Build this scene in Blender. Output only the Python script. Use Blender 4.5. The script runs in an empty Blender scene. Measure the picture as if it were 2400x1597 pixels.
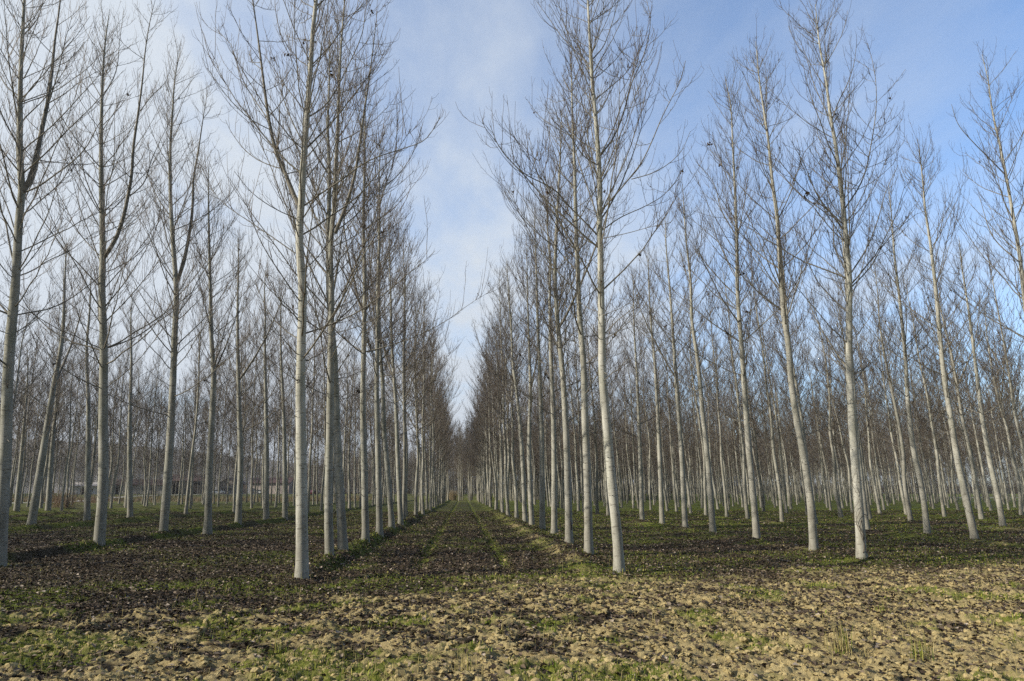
import bpy, math, random
import numpy as np
from mathutils import Vector

R = math.radians
scene = bpy.context.scene
col = scene.collection
rng = np.random.default_rng(7)

# ------------------------------------------------------------------ camera
CAM_H, F_PX, W_PX, H_PX = 1.6, 1600.0, 2400.0, 1597.0
PITCH, YAW = R(12.6), R(4.0)
_right = np.array([math.cos(YAW), -math.sin(YAW), 0.0])
_fh = np.array([math.sin(YAW), math.cos(YAW), 0.0])
_up0 = np.array([0, 0, 1.0])
_fwd = _fh * math.cos(PITCH) + _up0 * math.sin(PITCH)
_upv = -_fh * math.sin(PITCH) + _up0 * math.cos(PITCH)
CAM = np.array([0, 0, CAM_H])

def ray(u, v):
    return _fwd + _right * ((u - W_PX / 2) / F_PX) + _upv * ((H_PX / 2 - v) / F_PX)

def on_ground(u, v, z=0.0):
    d = ray(u, v)
    return CAM + d * ((z - CAM_H) / d[2])

def on_depth(u, v, Y):
    d = ray(u, v)
    return CAM + d * (Y / d[1])

def project(p):
    q = np.asarray(p, float) - CAM
    f = q @ _fwd
    return W_PX / 2 + F_PX * (q @ _right) / f, H_PX / 2 - F_PX * (q @ _upv) / f, f

cam_data = bpy.data.cameras.new('camera')
cam_data.lens = 36.0 * F_PX / W_PX
cam_data.sensor_width = 36.0
cam_data.clip_start, cam_data.clip_end = 0.1, 20000
cam = bpy.data.objects.new('camera', cam_data)
cam.location = CAM
cam.rotation_euler = (R(90) + PITCH, 0, -YAW)
col.objects.link(cam)
scene.camera = cam

# ------------------------------------------------------------------ tagging
def tag(o, label=None, cat=None, group=None, kind=None):
    if label: o['label'] = label
    if cat: o['category'] = cat
    if group: o['group'] = group
    if kind: o['kind'] = kind
    return o

def empty(name, loc, rz=0.0):
    o = bpy.data.objects.new(name, None)
    o.empty_display_size = 0.3
    o.location = loc
    o.rotation_euler = (0, 0, rz)
    col.objects.link(o)
    return o

# ------------------------------------------------------------------ mesh helpers
def make_mesh(name, V, quads=None, tris=None, mats=(), qmat=None, tmat=None, smooth=True, attrs=None):
    me = bpy.data.meshes.new(name)
    V = np.asarray(V, np.float32)
    nq = 0 if quads is None else len(quads)
    nt = 0 if tris is None else len(tris)
    loops = []
    if nq: loops.append(np.asarray(quads, np.int32).ravel())
    if nt: loops.append(np.asarray(tris, np.int32).ravel())
    loops = np.concatenate(loops)
    me.vertices.add(len(V)); me.vertices.foreach_set('co', V.ravel())
    me.loops.add(len(loops)); me.loops.foreach_set('vertex_index', loops)
    me.polygons.add(nq + nt)
    tot = np.concatenate([np.full(nq, 4, np.int32), np.full(nt, 3, np.int32)])
    st = np.concatenate([[0], np.cumsum(tot)[:-1]]).astype(np.int32)
    me.polygons.foreach_set('loop_start', st)
    me.polygons.foreach_set('loop_total', tot)
    me.polygons.foreach_set('use_smooth', np.full(nq + nt, smooth, bool))
    mi = np.zeros(nq + nt, np.int32)
    if qmat is not None and nq: mi[:nq] = qmat
    if tmat is not None and nt: mi[nq:] = tmat
    for m in mats: me.materials.append(m)
    me.polygons.foreach_set('material_index', mi)
    for k, a in (attrs or {}).items():
        at = me.attributes.new(k, 'FLOAT', 'POINT')
        at.data.foreach_set('value', np.asarray(a, np.float32))
    me.update(calc_edges=True)
    me.validate()
    return me

def link(name, me, parent=None, loc=None):
    o = bpy.data.objects.new(name, me)
    if loc is not None: o.location = loc
    col.objects.link(o)
    if parent is not None: o.parent = parent
    return o

def norm(a):
    return a / np.maximum(np.linalg.norm(a, axis=-1, keepdims=True), 1e-9)

def tubes(P, Rd, S):
    """P (N,K,3) centre lines, Rd (N,K) radii, S sides -> verts, quads"""
    N, K, _ = P.shape
    T = np.gradient(P, axis=1)
    T = norm(T)
    m = norm(P[:, -1] - P[:, 0])
    ref = np.where(np.abs(m[:, 2:3]) > 0.75, np.array([[1.0, 0, 0]]), np.array([[0, 0, 1.0]]))[:, None, :]
    n1 = norm(np.cross(T, np.broadcast_to(ref, T.shape)))
    n2 = np.cross(T, n1)
    a = np.arange(S) * (2 * math.pi / S)
    ca, sa = np.cos(a), np.sin(a)
    V = P[:, :, None, :] + Rd[:, :, None, None] * (n1[:, :, None, :] * ca[:, None] + n2[:, :, None, :] * sa[:, None])
    base = (np.arange(N) * K * S)[:, None, None]
    k = (np.arange(K - 1) * S)[None, :, None]
    s = np.arange(S)[None, None, :]
    s2 = (s + 1) % S
    q = np.stack([base + k + s, base + k + s2, base + k + S + s2, base + k + S + s], -1).reshape(-1, 4)
    return V.reshape(-1, 3), q

class Acc:
    def __init__(self): self.v, self.q, self.t, self.qm, self.tm, self.n = [], [], [], [], [], 0
    def add(self, V, q=None, t=None, m=0):
        if q is not None and len(q):
            self.q.append(np.asarray(q) + self.n); self.qm.append(np.full(len(q), m))
        if t is not None and len(t):
            self.t.append(np.asarray(t) + self.n); self.tm.append(np.full(len(t), m))
        self.v.append(np.asarray(V)); self.n += len(V)
    def mesh(self, name, mats, smooth=True):
        c = lambda x: np.concatenate(x) if x else None
        return make_mesh(name, np.concatenate(self.v), c(self.q), c(self.t), mats, c(self.qm), c(self.tm), smooth)

def box(x0, x1, y0, y1, z0, z1):
    V = np.array([[x, y, z] for z in (z0, z1) for (x, y) in ((x0, y0), (x1, y0), (x1, y1), (x0, y1))], float)
    q = [[3, 2, 1, 0], [4, 5, 6, 7], [0, 1, 5, 4], [1, 2, 6, 5], [2, 3, 7, 6], [3, 0, 4, 7]]
    return V, np.array(q)

def prism(profile, y0, y1):
    """profile [(x,z)] extruded along y -> verts, quads, tris (fan caps)"""
    n = len(profile)
    V = np.array([[x, y, z] for y in (y0, y1) for x, z in profile], float)
    q = [[i, (i + 1) % n, n + (i + 1) % n, n + i] for i in range(n)]
    t = [[0, i + 1, i] for i in range(1, n - 1)] + [[n, n + i, n + i + 1] for i in range(1, n - 1)]
    return V, np.array(q), np.array(t)

# ------------------------------------------------------------------ noise
def _hash(ix, iy, s):
    h = (ix.astype(np.int64) * 374761393 + iy.astype(np.int64) * 668265263 + s * 974634777) & 0xFFFFFFFF
    h = ((h ^ (h >> 13)) * 1274126177) & 0xFFFFFFFF
    h = (h ^ (h >> 16)) & 0xFFFFFF
    return h.astype(np.float64) / 0xFFFFFF

def vnoise(x, y, s=0):
    ix, iy = np.floor(x), np.floor(y)
    fx, fy = x - ix, y - iy
    fx, fy = fx * fx * (3 - 2 * fx), fy * fy * (3 - 2 * fy)
    a, b = _hash(ix, iy, s), _hash(ix + 1, iy, s)
    c, d = _hash(ix, iy + 1, s), _hash(ix + 1, iy + 1, s)
    return (a + (b - a) * fx) * (1 - fy) + (c + (d - c) * fx) * fy

def fbm(x, y, s=0, o=3):
    r, a, t = 0, 1.0, 0
    for i in range(o):
        r = r + a * vnoise(x * 2 ** i + 17.3 * i, y * 2 ** i - 9.1 * i, s + i); t += a; a *= 0.5
    return r / t

def domes(x, y, c, s, rmin=0.35, rmax=0.8):
    gx, gy = np.floor(x / c), np.floor(y / c)
    best = np.zeros_like(x)
    for i in (-1, 0, 1):
        for j in (-1, 0, 1):
            cx, cy = gx + i, gy + j
            px = (cx + _hash(cx, cy, s)) * c
            py = (cy + _hash(cx, cy, s + 1)) * c
            k = _hash(cx, cy, s + 2)
            rr = (rmin + (rmax - rmin) * k) * c
            d2 = ((x - px) ** 2 + (y - py) ** 2) / rr ** 2
            best = np.maximum(best, np.sqrt(np.maximum(0, 1 - d2)) * (0.35 + 0.65 * k))
    return best

def sstep(a, b, x):
    t = np.clip((x - a) / (b - a), 0, 1)
    return t * t * (3 - 2 * t)

# ------------------------------------------------------------------ the terrain
ROWS_L = [-3.05, -10.8, -19.0] + [-26.2 - 7.1 * i for i in range(9)]
ROWS_R = [3.1, 10.0, 17.4] + [24.8 + 7.2 * i for i in range(14)]
ROWS = np.array(ROWS_L + ROWS_R)

def ridge(x, y):
    r = np.zeros_like(x)
    w = (vnoise(y * 0.35, y * 0 + 3.0, 5) - 0.5) * 0.5
    for xc in ROWS_L: d = x - xc - 0.18 - w; r = np.maximum(r, 1.05 * np.exp(-(d / np.where(d > 0, 0.24, 0.60)) ** 2))
    for xc in ROWS_R: r = np.maximum(r, (0.8 if xc < 5 else 0.4) * np.exp(-((x - xc + 0.25 - w) / 0.42) ** 2))
    return r * sstep(12.5, 17, y) * (1 - sstep(150, 170, y))

def base_z(x, y):
    x, y = np.asarray(x, float), np.asarray(y, float)
    z = (fbm(x * 0.35, y * 0.35, 40, 2) - 0.5) * 0.12
    z = z + ridge(x, y) * (0.15 + 0.10 * vnoise(x * 0.8, y * 0.8, 9))
    rut = np.exp(-((np.abs(x + 0.02 * np.sin(y * 0.4)) - 0.97) / 0.17) ** 2) * sstep(13, 17, y)
    z = z - 0.085 * rut * (1 - sstep(150, 170, y))
    z = z + 1.3 * sstep(160, 250, y)
    z = z * np.where(y < 60, 1, 1)
    return z

def soil_mask(x, y):
    edge = 12.6 + 0.24 * np.clip(x, -14, 16)
    n = fbm(x * 0.55, y * 0.8, 60, 3) - 0.5
    s = sstep(-1.2, 1.6, edge - y + n * 5.0)
    rd = np.zeros_like(x)
    for xc in ROWS_R[:4]: rd = np.maximum(rd, np.exp(-((x - xc + 0.55) / 0.3) ** 2))
    rd1 = np.exp(-((x - 3.1 + 0.62) / 0.26) ** 2) * sstep(12, 15, y) * (1 - sstep(40, 70, y)) * sstep(0.30, 0.46, fbm(x * 1.6, y * 0.9, 67, 3))
    s = np.maximum(s, 0.9 * rd1)
    s = np.maximum(s, 0.6 * rd * sstep(0.46, 0.66, fbm(x * 1.2, y * 0.5, 66, 3)) * (1 - sstep(30, 55, y)) * sstep(12, 15, y))
    p = fbm(x * 2.6 + 0.5 * y, y * 4.2, 70, 3)                      # litter and weeds between the clods
    cut = 0.475 - 0.020 * np.clip(x, -8, 12) - 0.12 * sstep(9.5, 6.0, y)
    s = s * sstep(cut - 0.08, cut + 0.04, p) * (0.72 + 0.28 * sstep(.38, .54, fbm(x * 5, y * 6, 75, 2)))
    return s

def grass_mask(x, y):
    edge = 13.2 + 0.24 * np.clip(x, -14, 16)
    n = fbm(x * 0.7, y * 0.9, 80, 3)
    front = np.exp(-((y - edge - 0.7) / 1.5) ** 2) * sstep(0.30, 0.54, n) * 0.95
    near = 0.85 * sstep(0.47, 0.64, fbm(x * 1.3 + 8, y * 1.5, 84, 3)) * (1 - sstep(11, 15, y)) * 1.0
    row = np.zeros_like(x)
    for xc in ROWS_L + ROWS_R: row = np.maximum(row, np.exp(-((x - xc - 0.1) / 0.75) ** 2))
    row = row * sstep(0.34, 0.6, n) * sstep(14, 18, y)
    rut = np.exp(-((np.abs(x) - 0.97) / 0.22) ** 2) * sstep(0.22, 0.42, n) * sstep(14, 18, y)
    lane = 1 - 0.55 * np.exp(-(x / 2.3) ** 4) * (1 - sstep(90, 150, y))
    far = lane * sstep(16, 42, y + (n - 0.5) * 40) * (0.35 + 0.65 * sstep(0.3, 0.55, n)) * (0.62 + 0.38 * sstep(-4, 8, x))
    patch = sstep(0.50, 0.66, fbm(x * 0.4, y * 0.5, 90, 3)) * 0.7 * sstep(13, 16, y)
    return np.clip(np.maximum.reduce([front, near, row * 0.95, rut * 0.9, far, patch]), 0, 1)

def surface_z(x, y, s=None):
    """base plus clods"""
    if s is None: s = soil_mask(x, y)
    wx = x + 0.05 * (vnoise(x * 9, y * 9, 1) - 0.5)
    wy = y + 0.05 * (vnoise(x * 9, y * 9, 2) - 0.5)
    c = 0.045 * domes(wx, wy, 0.40, 11) + 0.036 * domes(wx, wy, 0.15, 21) + 0.036 * domes(wx, wy, 0.075, 31) + 0.016 * domes(wx, wy, 0.045, 41)
    f = 0.032 * fbm(x * 13, y * 13, 3, 4)
    li = 0.030 * domes(wx, wy, 0.13, 51) + 0.02 * fbm(x * 6, y * 6, 4, 2)
    z = base_z(x, y) + (c + f) * (0.30 + 0.70 * s) + li * (1 - s)
    return z - 0.03

# ------------------------------------------------------------------ materials
def new_mat(name):
    m = bpy.data.materials.new(name)
    m.use_nodes = True
    nt = m.node_tree
    b = nt.nodes['Principled BSDF']
    return m, nt, b

def nd(nt, typ, **kw):
    n = nt.nodes.new(typ)
    for k, v in kw.items():
        if k in n.inputs.keys(): n.inputs[k].default_value = v
        else: setattr(n, k, v)
    return n

def ramp(nt, fac, stops):
    n = nt.nodes.new('ShaderNodeValToRGB')
    e = n.color_ramp.elements
    while len(e) < len(stops): e.new(0.5)
    for el, (p, c) in zip(e, stops):
        el.position = p; el.color = (*c, 1)
    nt.links.new(fac, n.inputs[0])
    return n.outputs[0]

def mix(nt, fac, a, b, mode='MIX'):
    n = nt.nodes.new('ShaderNodeMix'); n.data_type = 'RGBA'; n.blend_type = mode
    for s, x in ((n.inputs[0], fac), (n.inputs[6], a), (n.inputs[7], b)):
        if isinstance(x, (int, float)): s.default_value = x
        elif isinstance(x, tuple): s.default_value = (*x, 1)
        else: nt.links.new(x, s)
    return n.outputs[2]

def math_n(nt, op, a, b=0.0, clamp=False):
    n = nt.nodes.new('ShaderNodeMath'); n.operation = op; n.use_clamp = clamp
    for s, x in ((n.inputs[0], a), (n.inputs[1], b)):
        if isinstance(x, (int, float)): s.default_value = x
        else: nt.links.new(x, s)
    return n.outputs[0]

def noise(nt, scale, detail=3, rough=0.55, vec=None, mapping=None):
    tc = nt.nodes.new('ShaderNodeTexCoord')
    v = tc.outputs['Object'] if vec is None else vec
    if mapping:
        mp = nt.nodes.new('ShaderNodeMapping'); mp.inputs['Scale'].default_value = mapping
        nt.links.new(v, mp.inputs[0]); v = mp.outputs[0]
    n = nt.nodes.new('ShaderNodeTexNoise')
    n.inputs['Scale'].default_value = scale; n.inputs['Detail'].default_value = detail; n.inputs['Roughness'].default_value = rough
    nt.links.new(v, n.inputs['Vector'])
    return n.outputs['Fac']

def bump(nt, b, h, strength=0.5, dist=0.02):
    n = nt.nodes.new('ShaderNodeBump'); n.inputs['Strength'].default_value = strength; n.inputs['Distance'].default_value = dist
    nt.links.new(h, n.inputs['Height']); nt.links.new(n.outputs[0], b.inputs['Normal'])

def simple(name, rgb, var=0.25, scale=8.0, rough=0.8):
    m, nt, b = new_mat(name)
    f = noise(nt, scale, 3)
    lo = tuple(c * (1 - var) for c in rgb); hi = tuple(min(1, c * (1 + var)) for c in rgb)
    nt.links.new(ramp(nt, f, [(0.3, lo), (0.7, hi)]), b.inputs['Base Color'])
    b.inputs['Roughness'].default_value = rough
    return m

def bark_material():
    m, nt, b = new_mat('pale_poplar_bark')
    oi = nt.nodes.new('ShaderNodeObjectInfo')
    big = noise(nt, 1.0, 4, 0.6, mapping=(5, 5, 1.4))
    c = ramp(nt, big, [(0.28, (0.24, 0.235, 0.205)), (0.5, (0.41, 0.405, 0.365)), (0.72, (0.54, 0.535, 0.495))])
    fine = noise(nt, 1.0, 5, 0.65, mapping=(60, 60, 26))
    c = mix(nt, 0.45, c, ramp(nt, fine, [(0.3, (0.55, 0.53, 0.5)), (0.62, (1, 1, 1))]), 'MULTIPLY')
    # horizontal lenticels and old branch rings
    d1 = noise(nt, 1.0, 2, 0.5, mapping=(7, 7, 46))
    c = mix(nt, ramp(nt, d1, [(0.62, (0, 0, 0)), (0.68, (0.75, 0.75, 0.75))]), c, (0.10, 0.09, 0.075))
    d2 = noise(nt, 1.0, 1, 0.5, mapping=(4.5, 4.5, 17))
    c = mix(nt, ramp(nt, d2, [(0.69, (0, 0, 0)), (0.74, (0.6, 0.6, 0.6))]), c, (0.075, 0.065, 0.055))
    # rough grey foot of the trunk
    tc = nt.nodes.new('ShaderNodeTexCoord'); sx = nt.nodes.new('ShaderNodeSeparateXYZ')
    nt.links.new(tc.outputs['Object'], sx.inputs[0])
    foot = math_n(nt, 'MULTIPLY', math_n(nt, 'SUBTRACT', 2.0, sx.outputs[2]), 0.40, True)
    foot = math_n(nt, 'MULTIPLY', foot, noise(nt, 1.0, 4, 0.7, mapping=(14, 14, 5)), True)
    d3 = noise(nt, 1.0, 3, 0.6, mapping=(9, 9, 12))
    c = mix(nt, ramp(nt, d3, [(0.67, (0, 0, 0)), (0.72, (0.7, 0.7, 0.7))]), c, (0.09, 0.08, 0.065))
    alg = noise(nt, 1.0, 3, 0.6, mapping=(3, 3, .8))
    c = mix(nt, ramp(nt, alg, [(0.5, (0, 0, 0)), (0.7, (0.32, 0.32, 0.32))]), c, (0.22, 0.235, 0.16))
    c = mix(nt, foot, c, (0.19, 0.17, 0.135))
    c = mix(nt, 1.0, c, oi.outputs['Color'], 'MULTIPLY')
    nt.links.new(c, b.inputs['Base Color'])
    b.inputs['Roughness'].default_value = 0.78
    b.inputs['Specular IOR Level'].default_value = 0.25
    h = math_n(nt, 'SUBTRACT', fine, math_n(nt, 'MULTIPLY', d1, 0.8))
    bump(nt, b, h, 0.5, 0.012)
    return m

def limb_material():
    m, nt, b = new_mat('grey_limb_bark')
    f = noise(nt, 9, 3)
    nt.links.new(ramp(nt, f, [(0.3, (0.10, 0.09, 0.07)), (0.7, (0.25, 0.23, 0.19))]), b.inputs['Base Color'])
    b.inputs['Roughness'].default_value = 0.75
    return m

def twig_material():
    m, nt, b = new_mat('brown_twig_bark')
    f = noise(nt, 3, 2)
    nt.links.new(ramp(nt, f, [(0.3, (0.060, 0.044, 0.033)), (0.7, (0.125, 0.096, 0.074))]), b.inputs['Base Color'])
    b.inputs['Roughness'].default_value = 0.6
    return m

def ground_material():
    m, nt, b = new_mat('ploughed_ground')
    at = lambda k: nd(nt, 'ShaderNodeAttribute', attribute_name=k).outputs['Fac']
    n1 = noise(nt, 5, 5, 0.65); n2 = noise(nt, 38, 4, 0.7); n3 = noise(nt, 120, 3, 0.7)
    soil = ramp(nt, n1, [(0.25, (0.32, 0.25, 0.12)), (0.5, (0.45, 0.36, 0.18)), (0.75, (0.55, 0.455, 0.24))])
    soil = mix(nt, 0.5, soil, ramp(nt, n3, [(0.3, (0.62, 0.6, 0.58)), (0.65, (1, 1, 1))]), 'MULTIPLY')
    lit = ramp(nt, n2, [(0.30, (0.030, 0.024, 0.014)), (0.5, (0.066, 0.053, 0.034)), (0.62, (0.11, 0.09, 0.06)), (0.72, (0.20, 0.17, 0.13))])
    gr = ramp(nt, n2, [(0.3, (0.05, 0.068, 0.008)), (0.5, (0.12, 0.155, 0.015)), (0.7, (0.22, 0.24, 0.035))])
    c = mix(nt, at('soil'), lit, soil)
    gm = math_n(nt, 'MULTIPLY', at('grass'), ramp(nt, noise(nt, 13, 4, 0.7), [(0.36, (0, 0, 0)), (0.52, (1, 1, 1))]))
    c = mix(nt, gm, c, gr)
    nt.links.new(c, b.inputs['Base Color'])
    b.inputs['Roughness'].default_value = 0.95
    b.inputs['Specular IOR Level'].default_value = 0.12
    bump(nt, b, math_n(nt, 'ADD', n2, math_n(nt, 'MULTIPLY', n3, 0.5)), 0.9, 0.03)
    return m

def leaf_material(name, stops, rough=0.7):
    m, nt, b = new_mat(name)
    g = nt.nodes.new('ShaderNodeNewGeometry')
    nt.links.new(ramp(nt, g.outputs['Random Per Island'], stops), b.inputs['Base Color'])
    b.inputs['Roughness'].default_value = rough
    b.inputs['Specular IOR Level'].default_value = 0.2
    return m

M_BARK, M_LIMB, M_TWIG = bark_material(), limb_material(), twig_material()
M_GROUND = ground_material()
M_LITTER = leaf_material('fallen_leaf', [(0, (0.022, 0.016, 0.011)), (0.5, (0.060, 0.043, 0.030)), (0.78, (0.125, 0.09, 0.06)), (0.93, (0.21, 0.165, 0.12)), (1, (0.38, 0.32, 0.26))])
M_DEAD = leaf_material('withered_leaf', [(0, (0.035, 0.024, 0.016)), (1, (0.11, 0.075, 0.045))])
M_GRASS = leaf_material('grass_blade', [(0, (0.045, 0.075, 0.008)), (0.5, (0.125, 0.17, 0.018)), (0.8, (0.24, 0.25, 0.04)), (1, (0.36, 0.31, 0.11))])
M_STRAW = leaf_material('dry_stalk', [(0, (0.16, 0.15, 0.05)), (0.5, (0.28, 0.235, 0.095)), (1, (0.40, 0.33, 0.16))])
M_CLOD = None

def clod_material():
    m, nt, b = new_mat('dry_clod')
    n1 = noise(nt, 7, 5, 0.65); n3 = noise(nt, 90, 4, 0.7)
    soil = ramp(nt, n1, [(0.25, (0.32, 0.255, 0.125)), (0.5, (0.46, 0.37, 0.185)), (0.75, (0.57, 0.47, 0.25))])
    soil = mix(nt, 0.5, soil, ramp(nt, n3, [(0.3, (0.62, 0.6, 0.58)), (0.65, (1, 1, 1))]), 'MULTIPLY')
    nt.links.new(soil, b.inputs['Base Color'])
    b.inputs['Roughness'].default_value = 0.95
    b.inputs['Specular IOR Level'].default_value = 0.1
    bump(nt, b, n3, 0.8, 0.02)
    return m
M_CLOD = clod_material()

# ------------------------------------------------------------------ ground sheet
def graded(a, b, d0, d1):
    out, x = [], a
    while x < b:
        out.append(x); t = (x - a) / (b - a); x += d0 + (d1 - d0) * t
    return out

def build_ground():
    xp = graded(0, 6.5, .022, .024) + graded(6.5, 14, .024, .09) + graded(14, 80, .09, 2.0) + graded(80, 3500, 2.0, 700) + [4200]
    xs = np.array([-x for x in xp[:0:-1]] + xp)
    ys = np.array([-200, -60, -20, -6, 0, 2] + graded(3, 4.8, .2, .03) + graded(4.8, 9, .024, .026) + graded(9, 20, .026, .07)
                  + graded(20, 50, .07, .35) + graded(50, 170, .35, 2) + graded(170, 4500, 3, 700) + [5200])
    X, Y = np.meshgrid(xs, ys)
    shp = X.shape
    x, y = X.ravel(), Y.ravel()
    s, g = soil_mask(x, y), grass_mask(x, y)
    near = (y < 60) & (y > 2) & (np.abs(x) < 60)
    z = base_z(x, y)
    z[near] = surface_z(x[near], y[near], s[near])
    nx, ny = len(xs), len(ys)
    i = (np.arange(ny - 1)[:, None] * nx + np.arange(nx - 1)[None, :]).ravel()
    q = np.stack([i, i + 1, i + nx + 1, i + nx], -1)
    me = make_mesh('ground', np.stack([x, y, z], -1), q, None, [M_GROUND], attrs={'soil': s, 'grass': g})
    o = link('ground', me)
    tag(o, 'ploughed ground with tan clods in front and dark leaf litter under the trees', 'ground', kind='structure')
    print('ground verts', len(x))
build_ground()

# ------------------------------------------------------------------ scatter on the ground
def scatter(n, y0, y1, dens, seed, power=1.0, xpad=1.25):
    """n candidates in a wedge wider than the view, nearer ones denser; kept with probability dens(x,y)"""
    r = np.random.default_rng(seed)
    t = r.random(n)
    y = y0 * (y1 / y0) ** (t ** power)
    x = (r.random(n) * 2 - 1) * (0.80 * xpad * y + 1.0) + 0.07 * y
    k = r.random(n) < dens(x, y)
    return x[k], y[k], r

def build_litter():
    def dens(x, y):
        s, g = soil_mask(x, y), grass_mask(x, y)
        return np.clip(1.0 - 0.66 * s - 0.62 * g, 0.06, 1) * (0.35 + 0.65 * sstep(6, 12, y)) * (0.45 + 1.0 * fbm(x * 1.8, y * 1.8, 171, 2))
    x, y, r = scatter(560000, 5.0, 62, dens, 11, 0.62)
    z = surface_z(x, y) + 0.006 + 0.02 * r.random(len(x)) ** 2
    n = len(x)
    sz = (0.014 + 0.020 * r.random(n)) * (1 + 0.016 * np.clip(y - 15, 0, 60))
    az = r.random(n) * 2 * math.pi
    tl = np.abs(r.normal(0, 0.45, n))
    cu = r.uniform(0.2, 0.7, n)
    ax = np.stack([np.cos(az), np.sin(az), 0 * az], -1)
    tz = r.random(n) * 2 * math.pi
    nrm = norm(np.stack([np.sin(tl) * np.cos(tz), np.sin(tl) * np.sin(tz), np.cos(tl)], -1))
    e1 = norm(ax - nrm * np.sum(ax * nrm, -1, keepdims=True)); e2 = np.cross(nrm, e1)
    c = np.stack([x, y, z], -1)
    S = sz[:, None]
    a = c - e1 * S * 1.25
    b = c + e2 * S * 0.85 + nrm * S * cu[:, None]
    d = c - e2 * S * 0.85 + nrm * S * cu[:, None]
    f = c + e1 * S * 1.25 + nrm * S * 0.2
    V = np.stack([a, d, f, b], 1).reshape(-1, 3)
    i = np.arange(n)[:, None] * 4
    t = np.concatenate([i + np.array([[0, 1, 2]]), i + np.array([[0, 2, 3]])])
    me = make_mesh('leaf_litter', V, None, t, [M_LITTER], smooth=False)
    tag(link('leaf_litter', me), 'dark fallen leaves with pale undersides covering the plantation floor', 'leaf litter', kind='stuff')
    print('litter', n)
build_litter()

def icos():
    p = (1 + 5 ** .5) / 2
    V = np.array([[-1, p, 0], [1, p, 0], [-1, -p, 0], [1, -p, 0], [0, -1, p], [0, 1, p], [0, -1, -p], [0, 1, -p], [p, 0, -1], [p, 0, 1], [-p, 0, -1], [-p, 0, 1]], float)
    T = [[0, 11, 5], [0, 5, 1], [0, 1, 7], [0, 7, 10], [0, 10, 11], [1, 5, 9], [5, 11, 4], [11, 10, 2], [10, 7, 6], [7, 1, 8], [3, 9, 4], [3, 4, 2], [3, 2, 6], [3, 6, 8], [3, 8, 9], [4, 9, 5], [2, 4, 11], [6, 2, 10], [8, 6, 7], [9, 8, 1]]
    V = norm(V); V = [tuple(v) for v in V]; out = []
    cache = {}
    def mid(a, b):
        k = (min(a, b), max(a, b))
        if k not in cache:
            m = norm((np.array(V[a]) + np.array(V[b])) / 2); V.append(tuple(m)); cache[k] = len(V) - 1
        return cache[k]
    for a, b, c in T:
        ab, bc, ca = mid(a, b), mid(b, c), mid(c, a)
        out += [[a, ab, ca], [b, bc, ab], [c, ca, bc], [ab, bc, ca]]
    return np.array(V), np.array(out)

def build_clods():
    V0, T0 = icos()
    x, y, r = scatter(42000, 5.2, 22, lambda x, y: soil_mask(x, y) * 0.9 + 0.02, 23, 0.9)
    n = len(x)
    size = 0.006 + 0.034 * r.random(n) ** 4 + 0.004 * r.random(n)
    z = surface_z(x, y) - size * 0.05
    k = len(V0)
    bumps = 1 + 0.30 * r.normal(0, 1, (n, k, 1)) * 0.7
    sc = np.stack([size * r.uniform(.8, 1.4, n), size * r.uniform(.8, 1.4, n), size * r.uniform(.55, .95, n)], -1)[:, None, :]
    V = V0[None] * bumps * sc + np.stack([x, y, z], -1)[:, None, :]
    T = (T0[None] + (np.arange(n) * k)[:, None, None]).reshape(-1, 3)
    me = make_mesh('soil_clods', V.reshape(-1, 3), None, T, [M_CLOD], smooth=False)
    tag(link('soil_clods', me), 'crumbled tan soil clods strewn over the ploughed foreground', 'soil', kind='stuff')
    print('clods', n)
build_clods()

def blades(x, y, z, r, hmin, hmax, w, lean=0.5, seg=3):
    n = len(x)
    h = hmin + (hmax - hmin) * r.random(n) ** 1.6
    az = r.random(n) * 2 * math.pi
    ln = np.abs(r.normal(0, lean, n))
    d = np.stack([np.cos(az), np.sin(az), 0 * az], -1)
    sd = np.stack([-np.sin(az), np.cos(az), 0 * az], -1)
    c = np.stack([x, y, z], -1)
    up = np.array([0, 0, 1.0])
    W = w[:, None]
    p0 = c
    p1 = c + up * (h * 0.6)[:, None] + d * (h * ln * 0.3)[:, None]
    p2 = c + up * (h * 1.0 / (1 + 0.5 * ln))[:, None] + d * (h * ln * 1.0)[:, None]
    V = np.stack([p0 - sd * W, p0 + sd * W, p1 + sd * W * 0.75, p1 - sd * W * 0.75, p2], 1).reshape(-1, 3)
    i = np.arange(n)[:, None] * 5
    q = i + np.array([[0, 1, 2, 3]]); t = i + np.array([[3, 2, 4]])
    return V, q, t

def build_grass():
    A = Acc()
    x, y, r = scatter(520000, 5.2, 70, lambda x, y: np.clip(grass_mask(x, y) ** 1.5, 0.0, 1) * (0.3 + 0.7 * vnoise(x * 7, y * 7, 99)), 31, 0.66)
    z = surface_z(x, y) - 0.005
    w = (0.0035 + 0.004 * r.random(len(x))) * (1 + 0.05 * np.clip(y - 8, 0, 60))
    V, q, t = blades(x, y, z, r, 0.015, 0.075, w, 0.7)
    A.add(V, q, t)
    me = A.mesh('grass', [M_GRASS], smooth=False)
    tag(link('grass', me), 'short green grass and weeds growing in patches and along the tree rows', 'grass', kind='stuff')
    print('grass', len(x))
    B = Acc()
    x, y, r = scatter(26000, 5.2, 19, lambda x, y: 0.06 + 0.8 * sstep(0.50, 0.72, fbm(x * 2.1, y * 2.1, 120, 2)), 37, 0.8)
    z = surface_z(x, y) - 0.01
    V, q, t = blades(x, y, z, r, 0.04, 0.20, 0.0018 + 0.0016 * r.random(len(x)), 0.45)
    B.add(V, q, t)
    tag(link('dry_grass', B.mesh('dry_grass', [M_STRAW], smooth=False)), 'sparse dry straw coloured grass stalks standing among the clods', 'dry grass', kind='stuff')
build_grass()

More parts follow.
